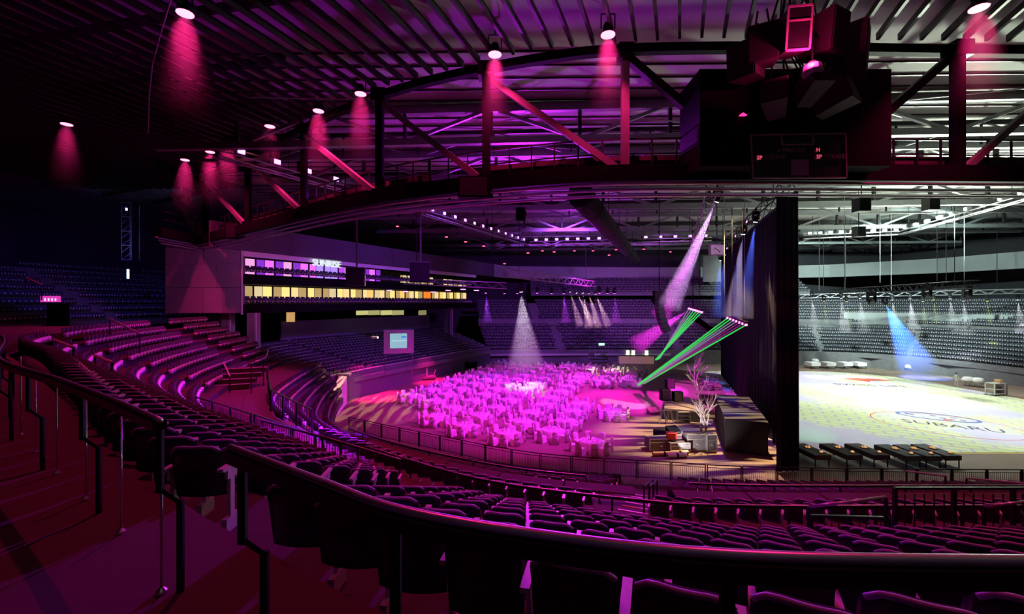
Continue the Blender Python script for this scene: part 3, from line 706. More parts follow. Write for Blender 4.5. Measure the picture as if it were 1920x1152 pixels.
for bk, gaps in ((left_bank, ((1.0, 1.06), (2.0, 2.06), (3.0, 3.06))), (far_lo, ((.55, .6), (1.3, 1.36), (2.4, 2.46), (3.5, 3.56))), (far_mid, ((.45, .5), (.85, .9), (1.3, 1.34), (2.2, 2.25))), (far_up, ((.8, .84), (1.6, 1.66))), (left_corner, ()), (left_up, ((.7, .8), (1.6, 1.7)))):
    for s in bk.seats(.56, gaps):
        px = CX+F*s[2]/s[3]
        if -40 < px < 1960: stuff.append(s[2:6])
# suites: two rows of seats per level
for lvl, (z, n) in enumerate(((9.7, 66), (12.75, 66))):
    for r in range(2):
        for i in range(n):
            p = sp(.5+i*(SL-1)/n, .5+r*.6, z+.3+.2*r)
            if not (lvl == 1 and r == 1 and False): stuff.append((p.x, p.y, p.z, math.atan2(-(-ND).x, (-ND).y)))
T = MB(); T.box((0, -.02, .62), (.46, .07, .46)); T.box((0, .12, .54), (.42, .08, .34)); T.box((0, .17, .55), (.12, .02, .13), mi=1); T.box((.27, .1, .5), (.05, .24, .24), mi=2)
tv = np.array(T.v); tf = np.array([f for f in T.f]); tm = np.array(T.m)
A_ = np.array(stuff); c, s_ = np.cos(A_[:, 3]), np.sin(A_[:, 3])
V = np.empty((len(A_), len(tv), 3))
V[:, :, 0] = A_[:, 0, None]+tv[None, :, 0]*c[:, None]-tv[None, :, 1]*s_[:, None]
V[:, :, 1] = A_[:, 1, None]+tv[None, :, 0]*s_[:, None]+tv[None, :, 1]*c[:, None]
V[:, :, 2] = A_[:, 2, None]+tv[None, :, 2]
Fc = (tf[None]+(np.arange(len(A_))*len(tv))[:, None, None]).reshape(-1, 4)
me = bpy.data.meshes.new('seat_rows'); me.vertices.add(V.size//3); me.vertices.foreach_set('co', V.ravel())
me.loops.add(Fc.size); me.loops.foreach_set('vertex_index', Fc.ravel().astype(np.int32))
me.polygons.add(len(Fc)); me.polygons.foreach_set('loop_start', np.arange(0, Fc.size, 4, dtype=np.int32))
me.polygons.foreach_set('material_index', np.tile(tm, len(A_)).astype(np.int32))
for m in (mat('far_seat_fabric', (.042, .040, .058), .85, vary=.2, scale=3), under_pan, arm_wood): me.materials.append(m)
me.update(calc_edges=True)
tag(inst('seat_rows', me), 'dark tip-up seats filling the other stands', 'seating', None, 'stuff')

# ------------------------------------------------------------------ rails of the near stand
def rail_path(pts, n=8): return catmull([(x, y, 0) for x, y in pts], n)
def near_rail(label, pts, ztop, zfloor, step, group=None, bar=(.07, .05), kinked=False, start=0):
    o = thing('handrail', label, 'railing', (0, 0, 0), 0, group); path = rail_path(pts)
    MB().strip(zs(path, ztop-.03), bar[0], bar[1]).build('top_bar', rail_metal, o)
    MB().tube(zs(path, ztop+.004), .018, 8).build('top_tube', mat('rail_chrome', (.75, .72, .76), .32, .9), o, True)
    for i, p, d in along(path, step, start):
        if kinked:
            n_ = Vector((d.y, -d.x, 0)); n_ = n_ if n_.y > 0 else -n_
            MB().bar((p.x, p.y, ztop-.05), (p.x, p.y, ztop-.42), .035, .022).build('post', black_metal, o)
            q = Vector((p.x, p.y, 0))+n_*.10
            MB().bar((p.x, p.y, ztop-.40), (q.x, q.y, ztop-.52), .035, .022).build('post', black_metal, o)
            MB().bar((q.x, q.y, ztop-.50), (q.x, q.y, zfloor-.3), .035, .022).build('post', black_metal, o)
        else:
            MB().bar((p.x, p.y, ztop-.05), (p.x, p.y, zfloor), .05, .05).build('post', black_metal, o)
    return o
zr = CZ-.70
near_rail('curved black handrail right in front across the near seats', [(6, 1.17), (2.4, 1.165)]+RAILP, zr, 8.75, 1.02, kinked=True, start=-.31)
near_rail('black handrail curving away to the left of the aisle gap', RAILL, zr, 8.75, 1.72, kinked=True)
pol = mat('post_chrome', (.75, .75, .78), .15, .9)
for i, (x, y) in enumerate(((-2.1, 2.62), (-2.95, 3.3), (-3.75, 3.85), (-4.6, 4.42), (-5.5, 5.05), (-6.4, 5.7), (-7.3, 6.5))):
    o = thing('chrome_post', 'slim chrome post, %s from the aisle gap below the left handrail' % ordw(i+1), 'post', (x, y, 8.75), 0, 'chrome posts of the left rail')
    MB().tube([(0, 0, 0), (0, 0, .93)], .008, 8).build('tube', pol, o, True); MB().lathe([(.03, 0), (.03, .02), (.01, .04)], 10).build('foot', pol, o)
near_rail('low black rail behind the top row of the lower stand', [(p[0], p[1]-.22) for p in LB[:6]], 5.34, 4.72, 2.2)
k4 = near_lo.row(4, .1); idx = list(range(0, 22))
pr = [(p.x, p.y) for p in k4]
n8 = near_lo.n
near_rail('black rail across the lower stand right of the stairs', pr[4:int(2.74*n8)+1][::2], 4.04, 3.2, 2.3)
near_rail('black rail across the lower stand left of the stairs', pr[int(3.25*n8)+1:][::2], 4.04, 3.2, 2.3)
# press desks between the rows
for side, (a, b) in (('right', (8, int(2.7*n8))), ('left', (int(3.3*n8), len(pr)-6))):
    o = thing('press_desk', 'long dark press desk %s of the stairs in the lower stand' % side, 'desk', (0, 0, 0))
    path = near_lo.row(2.9)[a:b]; z = near_lo.z(3)+.78
    for i, p, d in along(path, 2.4, 0):
        rz = math.atan2(d.y, d.x); MB().box((p.x, p.y, z), (2.34, .62, .04), rz).build('desk_top', mat('desk_top', (.06, .03, .03), .85, spec=.1), o)
        MB().box((p.x, p.y, z-.45), (.05, .5, .9), rz).build('desk_leg', black_metal, o)
# stairs through the lower stand
stg = sgroup('floor_stairs', 'stairs down through the lower stand'); nose = mat('stair_nosing', (.75, .62, .62), .4)
la, lb = near_lo.row(0), near_lo.row(11)
jm = int(2.98*n8)
for k in range(22):
    t = k/21; c_ = la[jm].lerp(lb[jm], t); d = (lb[jm]-la[jm]).normalized(); rz = math.atan2(-d.x, d.y); z = 4.6-(4.6-.55)*t
    MB().box((c_.x, c_.y, z-.2), (1.5+.4*t, .55, .4), rz).build('stair', terrace, stg)
    e = c_+d*.27; MB().box((e.x, e.y, z+.012), (1.48+.4*t, .05, .03), rz).build('nosing', nose, stg)
o = thing('stair_handrail', 'black double handrail in the middle of the lower stand stairs', 'railing')
for off in (0, .16):
    pts = []
    for t in (.12, .3, .5): c_ = la[jm].lerp(lb[jm], t); pts.append(Vector((c_.x+off, c_.y, 5.5-4.05*t)))
    MB().tube(pts, .03, 6).build('handrail', black_metal, o)
    for p in pts: MB().bar(p, p-Vector((0, 0, .95)), .045).build('post', black_metal, o)

# railing round the right vomitory
def baluster_fence(label, a, b, h, npan, group=None, pitch=.13, zl=0, top=None):
    a, b = Vector(a), Vector(b); o = thing('baluster_railing', label, 'railing', a, 0, group); d = b-a
    MB().bar((0, 0, h), d+Vector((0, 0, h)), .06, .05).build('top_rail', rail_metal, o); MB().bar((0, 0, .1), d+Vector((0, 0, .1)), .04).build('bottom_rail', black_metal, o)
    for k in range(npan+1): p = d*k/npan; MB().bar(p, p+Vector((0, 0, h)), .07).build('post', black_metal, o)
    n = int(d.length/pitch)
    for k in range(1, n): p = d*k/n; MB().bar(p+Vector((0, 0, .1)), p+Vector((0, 0, h-.12)), .018).build('baluster', black_metal, o)
    return o
g1, g2 = at(1678, 0, 9.35), at(2010, 0, 9.35)
baluster_fence('black baluster railing at the right behind the purple seat rows', (g1.x, 9.35, 5.05), (g2.x, 9.35, 5.05), 1.46, 3, pitch=.2)
g0 = at(1520, 0, 9.5)
baluster_fence('lower black baluster railing under the sloping violet handrail', (g0.x, 9.5, 4.8), (g1.x-.1, 9.4, 4.8), 1.05, 2, pitch=.14)
for i, (a, b, lab) in enumerate((((1516, 951), (1661, 933), 'sloping handrail leading up to the right railing'), ((1845, 950), (1935, 940), 'sloping handrail at the right edge beside the railing'))):
    p, q = at(*a, 9.2), at(*b, 9.0); o = thing('sloping_handrail', lab, 'railing')
    MB().tube([p, q], .035, 8).build('tube', mat('rail_satin', (.5, .45, .5), .2, .8), o, True)
    for r in (p, q): MB().bar(r, (r.x, r.y, 4.8), .05).build('post', black_metal, o)

# violet lit vomitory on the left
o = baluster_fence('black baluster railing before the violet lit passage on the left', (-5.6, 14.3, 4.75), (-10.6, 18.0, 4.75), 1.1, 4, pitch=.16)
o = baluster_fence('farther baluster railing left of the violet passage', (-10.8, 18.1, 4.75), (-15.4, 21.3, 4.75), 1.1, 3, pitch=.16)
o = baluster_fence('railing on the inner side of the left passage', (-8.6, 18.8, 4.75), (-12.6, 22.9, 4.75), 1.1, 3, pitch=.3)
o = baluster_fence('railing on the inner side of the passage near the red steps', (-12.7, 23, 4.75), (-15.6, 28, 4.75), 1.1, 3, pitch=.3)
spot('passage_light', (-7.0, 17.6, 9.2), (-8.2, 17.2, 4.7), 7000, (.40, .01, 1), 75, .6, .1)
spot('passage_light', (-7, 25.5, 6.5), (-12.5, 22.5, 3.2), 6000, (.40, .01, 1), 90, .6, .1)
near_rail('long slanting handrail above the violet passage', [(-9.6, 16.8), (-6.6, 14.9), (-3.2, 12.6)], 5.95, 4.75, 1.9)
ss = sgroup('floor_steps_left', 'red lit steps at the end of the left passage')
for k in range(4): MB().box((-18.6+.08*k, 28.6+.55*k, 4.95+.28*k), (2.6, .6, .3), .35).build('stair', terrace, ss); MB().box((-18.5+.08*k, 28.32+.55*k, 5.1+.28*k), (2.6, .06, .04), .35).build('nosing', nose, ss)
near_rail('curved pink lit handrail beside the left steps', [(-16.4, 27.5), (-17.2, 30.5), (-19, 34), (-20.2, 36.5), (-20, 39)], 6.6, 4.75, 2.5)

# fence at the edge of the arena floor
fence_path = catmull([(46, 24.5, 0), (28.7, 24.5, 0), (14.6, 24.9, 0), (9.1, 25.7, 0), (1.3, 27.3, 0), (-6.1, 31.3, 0), (-12.9, 35.4, 0)], 10)
fm1 = [MB().bar((-.92, 0, 1.08), (.92, 0, 1.08), .045).mesh('top_rail', black_metal), MB().bar((-.92, 0, .92), (.92, 0, .92), .03).mesh('middle_rail', black_metal), MB().bar((-.92, 0, .1), (.92, 0, .1), .03).mesh('bottom_rail', black_metal)]
pm = MB().box((0, 0, .55), (.05, .05, 1.1)).mesh('post', black_metal); bal = MB()
for k in range(17): bal.box((-.85+k*.106, 0, .5), (.014, .014, .84))
balm = bal.mesh('balusters', black_metal)
for j, (i, p, d) in enumerate(reversed(along(fence_path, 1.93, .9))):
    if CX+F*p.x/p.y > 1960: continue
    o = thing('fence_panel', '%s black barrier panel counted from the left end of the arena fence' % ordw(j+1), 'fence', (p.x, p.y, 0), math.atan2(d.y, d.x), 'black barrier panels round the arena floor')
    inst('top_rail', fm1[0], o); inst('middle_rail', fm1[1], o); inst('bottom_rail', fm1[2], o); inst('post', pm, o, (-.92, 0, 0)); inst('post', pm, o, (.92, 0, 0)); tag(inst('balusters', balm, o), kind='stuff')
# pale parapets at the left end of the arena floor
o = sgroup('wall_parapet_left', 'pale sloping parapet at the left arena entrance')
MB().add([(-16.2, 37.2, 0), (-15.5, 37.2, 0), (-17.0, 45, 0), (-17.8, 45, 0), (-16.2, 37.2, .5), (-15.5, 37.2, .5), (-17.0, 45, 2.9), (-17.8, 45, 2.9)], [(0,3,2,1),(4,5,6,7),(0,1,5,4),(1,2,6,5),(2,3,7,6),(3,0,4,7)]).build('ramp_block', white_paint, o)
MB().box((-17.4, 45.3, 2.95), (1.3, .9, .2)).build('cap', concrete, o)
o = sgroup('floor_steps_entrance', 'grey steps beside the pale parapet')
for k in range(10): MB().box((-18.0-.22*k, 37.8+.75*k, .15+.29*k), (1.9, .8, .3+.0*k), .12).build('stair', concrete, o)
# ------------------------------------------------------------------ banquet
EU, EV = Vector((.358, .934, 0)), Vector((.934, -.358, 0))
cl = MB(); cl.lathe([(.9, .03), (.88, .25), (.84, .55), (.80, .72), (.78, .755), (.70, .76)], 28, wob=lambda j, k: (.045*math.cos(k*PI) if False else .04*math.sin(k*2*PI/28*7))*max(0, (3-j)/3))
clm = cl.mesh('tablecloth', cloth, True)
top = MB().lathe([(.74, .70), (.74, .735)], 20).mesh('table_top', wood)
ped = MB().lathe([(.32, 0), (.32, .03), (.05, .06), (.05, .7)], 10).mesh('pedestal', black_metal)
ch = MB(); CS = 1.12
ch.add([(-.25, -.24, .02), (.25, -.24, .02), (.25, .26, .02), (-.25, .26, .02), (-.22, -.21, .48), (.22, -.21, .48), (.22, .23, .48), (-.22, .23, .48)], [(4,5,6,7),(0,1,5,4),(1,2,6,5),(2,3,7,6),(3,0,4,7)])
bk = MB()
v = []
for s in (0, 1):
    for z, w_, y in ((.04, .25, -.27), (.5, .22, -.22), (.8, .215, -.25), (.93, .19, -.27), (.98, .12, -.28)):
        for u in (-1, 0, 1): v.append((u*w_, y+(.07 if s else 0)-.02*(u == 0), z))
f = []
for j in range(4):
    for i in range(2): a = j*3+i; f += [(a, a+3, a+4, a+1), (15+a, 15+a+1, 15+a+4, 15+a+3)]
rg = [0, 1, 2, 5, 8, 11, 14, 13, 12, 9, 6, 3]
for k in range(12): a, b = rg[k], rg[(k+1) % 12]; f.append((a, b, 15+b, 15+a))
bk.add(v, f)
ch.v = [(x[0]*CS, x[1]*CS, x[2]) for x in ch.v]; bk.v = [(x[0]*CS, x[1]*CS, x[2]) for x in bk.v]
chm, bkm = ch.mesh('seat_cover', cloth), bk.mesh('back_cover', cloth, True)
bow = MB().box((0, -.33, .64), (.48, .03, .10)).mesh('sash', mat('sash_satin', (.55, .5, .6), .4))
vs = MB().lathe([(.07, 0), (.05, .04), (.035, .2), (.05, .3), (.06, .34)], 10).mesh('vase', mat('vase_glass', (.7, .7, .75), .1))
fl = MB()
for k in range(9):
    a = 2*PI*k/9; r = .10 if k else 0; fl.lathe([(.02, -.05), (.06, 0), (.05, .05), (.01, .07)], 6, (r*math.cos(a), r*math.sin(a), .40+.05*(k % 3)))
flm = fl.mesh('flowers', mat('cream_flowers', (.85, .75, .6), .8))
tables = []
for ci, v_ in enumerate((-16.1, -19.5, -22.9, -26.3)):
    for r in range(12):
        u = 31.2+3.2*r+(1.6 if ci % 2 else 0)
        p = EU*u+EV*v_
        if u < 31+max(0, (-18-v_))*.85: continue
        if p.y > 70: continue
        tables.append(('left', ci, p))
for ci, v_ in enumerate((-12.3, -9.0, -5.8)):
    for r in range(12):
        u = 30.6+3.2*r+(1.6 if ci % 2 else 0); p = EU*u+EV*v_
        if p.y > 69: continue
        if ci == 1 and 43.5 < u < 51.5: continue
        if ci == 2 and (u < 55) and not (u < 33 or 38 < u < 42.5): continue
        tables.append(('right', ci, p))
SIDES = ('far side', 'far left', 'left', 'near left', 'near side', 'near right', 'right', 'far right')
chair_stuff, settings, nch = [], MB(), 0
tables.sort(key=lambda t: t[2].length)
cntc = {}
for side, ci, p in tables:
    cntc[(side, ci)] = r = cntc.get((side, ci), 0)+1
    p = p+Vector((random.uniform(-.2, .2), random.uniform(-.2, .2), 0))
    line = '%s line %s of aisle' % (ordw(ci+1), side)
    rz0 = random.uniform(-.15, .15)
    o = thing('banquet_table', 'round white draped banquet table, %s back in the %s' % (ordw(r), line), 'table', p, rz0, 'round banquet tables')
    inst('tablecloth', clm, o); inst('table_top', top, o); inst('pedestal', ped, o)
    c_ = thing('centrepiece', 'flower vase on the %s table back in the %s' % (ordw(r), line), 'vase', p+Vector((0, 0, .76)), 0, 'table centrepieces')
    inst('vase', vs, c_); inst('flowers', flm, c_)
    for k in range(8):
        a = PI/2+k*PI/4+rz0+random.uniform(-.06, .06); q = p+Vector((math.cos(a), math.sin(a), 0))*(1.17+random.uniform(-.05, .08)); rz = a+PI/2
        if nch < 296:
            h = thing('banquet_chair', 'draped chair at the %s of the %s table, %s' % (SIDES[k], ordw(r), line), 'chair', q, rz, 'draped banquet chairs')
            inst('seat_cover', chm, h); inst('back_cover', bkm, h); inst('sash', bow, h); nch += 1
        else: chair_stuff.append((q, rz))
        e = p+Vector((math.cos(a), math.sin(a), 0))*.55
        settings.lathe([(.13, .765), (.14, .78)], 8, (e.x, e.y, 0)); settings.lathe([(.03, .77), (.008, .79), (.008, .86), (.04, .92), (.035, .97)], 6, (e.x*.8+p.x*.2+.1, e.y*.8+p.y*.2, 0)); settings.add([(e.x-.05, e.y-.05, .78), (e.x+.05, e.y-.05, .78), (e.x, e.y+.05, .78), (e.x, e.y, .94)], [(0, 1, 3), (1, 2, 3), (2, 0, 3)])
mb = MB()
for q, rz in chair_stuff:
    R = Matrix.Rotation(rz, 3, 'Z')
    for src in (ch, bk): mb.add([R@Vector(x)+q for x in src.v], src.f)
tag(mb.build('chair_rows', cloth), 'white draped chairs round the farther banquet tables', 'chairs', None, 'stuff')
tag(settings.build('place_settings', silver), 'plates, glasses and napkins laid on the banquet tables', 'tableware', None, 'stuff')

# ------------------------------------------------------------------ the black curtain
c0_, c1_ = Vector((17.6, 27.0, 0)), Vector((30.2, 63, 0))
cu = thing('stage_curtain', 'tall black pleated curtain dividing the hall', 'curtain', (c0_.x, c0_.y, 0))
d = c1_-c0_; L = d.length; u = d/L; nn = Vector((u.y, -u.x, 0))
n = 260; vv, ff = [], []
for k in range(n+1):
    s = L*k/n; w_ = .16*math.sin(s*5.2+.8*math.sin(s*1.3))
    for j, z in enumerate((.05, 6, 12, 17.2)):
        p = u*s+nn*(w_*(1.2-.15*j)); vv.append((p.x, p.y, z))
for k in range(n):
    for j in range(3): a = k*4+j; ff.append((a, a+4, a+5, a+1))
o = MB().add(vv, ff).build('drape', drape, cu, True)
sm = o.modifiers.new('thickness', 'SOLIDIFY'); sm.thickness = .02
MB().bar((0, 0, 17.25), (d.x, d.y, 17.25), .14).build('header', black_metal, cu)
# near return of the curtain
rt = MB(); vv, ff = [], []
for k in range(41):
    s = 1.3*k/40
    for j, z in enumerate((.05, 8.5, 17.2)): vv.append((-s*1.0, .08*math.sin(s*16)-.1*s, z))
for k in range(40):
    for j in range(2): a = k*3+j; ff.append((a, a+1, a+4, a+3))
o = MB().add(vv, ff).build('return_drape', drape, cu, True); sm = o.modifiers.new('thickness', 'SOLIDIFY'); sm.thickness = .02

# ------------------------------------------------------------------ hanging lighting trusses
def box_truss(label, a, b, w_, m, nseg, drop=True):
    a, b = Vector(a), Vector(b); o = thing('lighting_truss', label, 'truss', a); d = b-a; u = d.normalized(); nn = Vector((-u.y, u.x, 0))*w_/2; up = Vector((0, 0, w_/2))
    C = [nn+up, -nn+up, nn-up, -nn-up]
    for c_ in C: MB().tube([c_, d+c_], .045, 6).build('chord', m, o)
    for k in range(nseg):
        p, q = d*k/nseg, d*(k+1)/nseg; e = k % 2
        MB().bar(p+C[0 if e else 2], q+C[2 if e else 0], .04).build('lacing', m, o); MB().bar(p+C[1 if e else 3], q+C[3 if e else 1], .04).build('lacing', m, o); MB().bar(p+C[0 if e else 1], q+C[1 if e else 0], .04).build('lacing', m, o)
    if drop:
        for t in (.12, .88): p = d*t+up; MB().bar(p, p+Vector((0, 0, 23.35-a.z-d.z*t-w_/2)), .05).build('chain', black_metal, o)
    return o
tr_m = mat('truss_alu', (.5, .47, .52), .35, .6)
ta, tb2 = at(945, 511, 44), at(1112, 533, 66)
box_truss('aluminium lattice truss over the banquet with the white beam', ta, tb2, .8, tr_m, 26)
tc_, td_ = at(760, 528, 57), at(948, 536, 52)
box_truss('lattice truss in front of the far suites', tc_, td_, .7, tr_m, 16)
te, tf_ = at(1560, 549, 66), at(1832, 533, 49)
box_truss('black lattice truss with moving lights above the show floor', te, tf_, .9, black_metal, 26)
tg, th = at(1500, 556, 72), at(1930, 546, 60)
box_truss('grey lattice truss behind the black one over the show floor', tg, th, .6, tr_m, 26)
box_truss('dark lattice truss carrying the black curtain', (17.2, 27, 17.75), (29.8, 63, 17.75), .7, black_metal, 30)
box_truss('violet lit lattice truss left of the curtain top', at(1332, 376, 33), at(1290, 500, 60), .8, tr_m, 22)

haze_n = [0]
def haze_mat(density, col=(1, 1, 1)):
    k = 'haze_%.3f' % density
    if k in MATS: return MATS[k]
    m = bpy.data.materials.new(k); m.use_nodes = True; nt = m.node_tree; nt.nodes.clear()
    out = nt.nodes.new('ShaderNodeOutputMaterial'); s = nt.nodes.new('ShaderNodeVolumeScatter'); s.inputs['Density'].default_value = density; s.inputs['Anisotropy'].default_value = 0.0
    nt.links.new(s.outputs[0], out.inputs['Volume']); MATS[k] = m; return m
def beam(o, src, tgt, angle, energy, col, length, density, label, blend=.35):
    """a lamp's narrow beam and the haze it lights"""
    src, tgt = Vector(src), Vector(tgt); dr = (tgt-src).normalized()
    src = src+dr*.5
    spot('beam_lamp', src, tgt, energy, col, angle, blend, .03)
    r = math.tan(math.radians(angle/2))
    q = dr.to_track_quat('Z', 'Y').to_matrix(); mb = MB(); n = 20; v = []
    for t in (.12, length):
        for k in range(n): a = 2*PI*k/n; v.append(src+q@Vector((r*1.02*t*math.cos(a)+.03*math.cos(a), r*1.02*t*math.sin(a)+.03*math.sin(a), t)))
    f = [(k, (k+1) % n, n+(k+1) % n, n+k) for k in range(n)]+[tuple(range(n))[::-1], tuple(range(n, 2*n))]
    h = mb.add(v, f).build('beam_haze', haze_mat(density)); tag(h, label, 'haze', None, 'stuff')
def moving_head(p, tgt, label, lens_col, ls=6, group='moving lights on the trusses', size=1.0):
    p = Vector(p); o = thing('moving_light', label, 'spotlight', p, 0, group)
    MB().box((0, 0, .42*size), (.34*size, .26*size, .2*size)).build('base', black_metal, o)
    for s in (-1, 1): MB().box((s*.2*size, 0, .2*size), (.05*size, .16*size, .4*size)).build('yoke', black_metal, o)
    d = (Vector(tgt)-p).normalized(); 
    MB().tube([-d*.24*size, -d*.05*size, d*.2*size], [.1*size, .17*size, .15*size], 10).build('head', black_metal, o, True)
    MB().tube([d*.2*size, d*.215*size], .13*size, 10).build('lens', glow('lens_%s' % label[:14], lens_col, ls), o)
    MB().bar((0, 0, .5*size), (0, 0, .8*size), .06).build('clamp', black_metal, o)
    return o
# beams over the banquet
p = at(977, 543, 47); t = at(985, 668, 49)
moving_head(p, t, 'moving light throwing the broad white beam over the tables', (1, .95, .9), 20, size=1.3)
beam(None, p, t, 30, 11000, (.95, .88, 1), 8.6, .05, 'broad white light beam in haze over the far tables')
for i, (px, py, tx, ty) in enumerate(((1068, 545, 1085, 600), (1080, 547, 1110, 605), (1092, 547, 1102, 602), (1103, 548, 1118, 598), (1116, 549, 1132, 590))):
    p, t = at(px, py, 60), at(tx, ty, 61)
    moving_head(p, t, 'moving light with cream beam, %s in its row' % ordw(i+1), (1, .85, .6), 14)
    beam(None, p, t, 15, 7000, (1, .82, .55), 4.8, .10, '%s cream light beam from the middle of the truss' % ordw(i+1))
for i, (px, py) in enumerate(((911, 547), (946, 548), (970, 548), (1007, 547), (1034, 548), (1057, 548), (1124, 547), (1139, 548), (1152, 548))):
    p = at(px, py, 56); moving_head(p, p-Vector((0, 0, 3)), 'small violet moving light, %s from the suites' % ordw(i+1), (.65, .15, 1), 12)
    if i in (0, 5, 8): beam(None, p, p+Vector((.2, 0, -3)), 22, 4000, (.45, .05, 1), 3.4, .08, '%s short violet beam below the truss' % ordw(i+1))
for i, (px, py) in enumerate(((812, 548), (840, 545), (868, 543), (893, 545), (730, 545), (760, 547))):
    p = at(px, py, 54); o = thing('strip_light', 'tilted violet strip light, %s under the suite side truss' % ordw(i+1), 'light', p, .5, 'violet strip lights')
    MB().box((0, 0, 0), (.7, .12, .14)).build('body', mat('strip_shell', (.7, .6, .75), .4), o); MB().box((0, -.07, 0), (.62, .03, .08)).build('lens', lv, o); MB().bar((0, 0, .05), (0, 0, .6), .04).build('clamp', black_metal, o)
# big magenta beam and violet one from the truss left of the curtain
p, t = at(1346, 371, 36), at(1262, 560, 40)
moving_head(p, t, 'moving light at the top with the long magenta beam', (.7, .6, 1), 25, size=1.6)
beam(None, p, t, 14, 80000, (.80, .42, 1), 9.8, .05, 'long pale magenta beam slanting down beside the curtain')
p, t = at(1323, 432, 44), at(1235, 600, 50)
moving_head(p, t, 'second moving light on the violet truss with a magenta beam', (1, .3, .95), 14)
beam(None, p, t, 12, 70000, (1, .08, .9), 10.5, .05, 'magenta beam crossing behind the pale one')
# blue washes on the curtain
for i, (px, py, tx, ty, Y, Y2) in enumerate(((1431, 411, 1404, 560, 30, 31), (1406, 435, 1378, 600, 35, 36), (1368, 474, 1358, 560, 46, 48), (1359, 485, 1350, 560, 50, 52))):
    p, t = at(px, py, Y)+Vector((-.5, 0, 0)), at(tx, ty, Y2)+Vector((-.3, 0, 0))
    moving_head(p, t, 'curtain wash light, %s from the near end, with blue beam' % ordw(i+1), (.55, .7, 1), 20, 'wash lights on the curtain')
    beam(None, p, t, 13, 12000, (.08, .14, 1), 5.5+.03*Y, .08, '%s blue beam down the black curtain' % ordw(i+1))
for i, (px, py, Y) in enumerate(((1413, 416, 30), (1390, 443, 35), (1372, 466, 42))):
    p = at(px, py, Y)+Vector((-.4, 0, 0)); o = thing('strip_light', 'pink strip light on the curtain truss, %s from the near end' % ordw(i+1), 'light', p, 1.2, 'pink strip lights on the curtain truss')
    MB().box((0, 0, 0), (.55, .12, .12)).build('body', mat('pink_strip_shell', (.8, .5, .75), .4), o); MB().box((0, .06, 0), (.5, .04, .09)).build('lens', glow('pinkstrip', (1, .35, .9), 3), o); MB().bar((0, 0, .05), (0, 0, .5), .04).build('clamp', black_metal, o)
# laser bars
las = glow('laser_green', (.05, 1, .15), .7); lasw = glow('laser_white', (.75, .6, 1), .35); lasm = glow('laser_magenta', (.8, .06, .7), .35)
def see(m, a):
    nt = m.node_tree; b = nt.nodes['Principled BSDF']; out = nt.nodes['Material Output']; tr = nt.nodes.new('ShaderNodeBsdfTransparent'); mx = nt.nodes.new('ShaderNodeMixShader'); mx.inputs[0].default_value = a
    nt.links.new(tr.outputs[0], mx.inputs[1]); nt.links.new(b.outputs[0], mx.inputs[2]); nt.links.new(mx.outputs[0], out.inputs['Surface'])
for m, a in ((las, .55), (lasw, .45), (lasm, .35)): see(m, a)
def laser_bar(label, a, b, targets, cols, nm):
    a, b = Vector(a), Vector(b); o = thing('laser_bar', label, 'laser', a); d = b-a
    MB().bar((0, 0, 0), d, .32, .3).build('housing', black_metal, o)
    for k in range(7): p = d*k/6; MB().box(p+Vector((-.12, -.14, -.1)), (.16, .1, .16)).build('aperture', glow('laser_aperture', (1, .1, .75), 8), o)
    MB().bar(d*.2, d*.2+Vector((0, 0, 9)), .05).build('chain', black_metal, o); MB().bar(d*.8, d*.8+Vector((0, 0, 9)), .05).build('chain', black_metal, o)
    for k, (t, m) in enumerate(zip(targets, cols)):
        s = a+d*k/max(1, len(targets)-1)+Vector((-.12, -.14, -.1))
        tag(MB().tube([s, Vector(t)], [.05, .11], 8).build('laser_beam', m), '%s laser ray from the %s' % (ordw(k+1), nm), 'light beam', 'rays of the '+nm)
a, b = at(1293, 577, 45), at(1317, 584, 44)
tg0 = [at(1237-1.5*k, 672+k*.6, 52) for k in range(6)]
laser_bar('laser bar in the middle with a steep green fan', a, b, tg0, [lasw, lasw, las, las, las, las], 'middle laser bar')
a, b = at(1366, 594, 36), at(1400, 607, 34)
tg1 = [at(1196+k*2, 722-k*.5, 50) for k in range(7)]
laser_bar('laser bar beside the curtain with a long green fan', a, b, tg1, [las, las, lasw, lasw, lasm, lasm, las], 'curtain laser bar')
spot('laser_floor_light', at(1240, 660, 48), gnd(1178, 739), 260, (.2, 1, .3), 12, .4, .05)
p, t = at(1296, 578, 44.5), at(1190, 650, 50)
beam(None, p, t, 17, 26000, (1, .03, .9), 7.5, .06, 'wide magenta beam behind the middle green fan')
# line array loudspeakers
def line_array(label, pts, w_):
    o = thing('line_array', label, 'loudspeaker', pts[0])
    for k in range(len(pts)-1):
        a, b = Vector(pts[k])-Vector(pts[0]), Vector(pts[k+1])-Vector(pts[0]); q = (b-a).to_track_quat('Z', 'Y').to_matrix(); L = (b-a).length
        c_ = MB().box((a+b)/2, (w_, .6, L*.94), M=q).build('cabinet', black_paint, o); MB().box((a+b)/2+q@Vector((0, -.31, 0)), (w_*.94, .02, L*.85), M=q).build('grille', mat('array_grille', (.05, .04, .06), .7), c_)
    MB().bar((0, 0, 0), (0, 0, 9), .06).build('chain', black_metal, o)
line_array('curved line array loudspeaker hanging left of the curtain', [at(1236+.0*k+1.1*max(0, k-3)**1.75*.55, 545+8.6*k, 42) for k in range(10)], 1.1)
line_array('second line array loudspeaker hanging behind the lasers', [at(1300+k*9, 596+k*6.5, 52) for k in range(5)], 1.0)
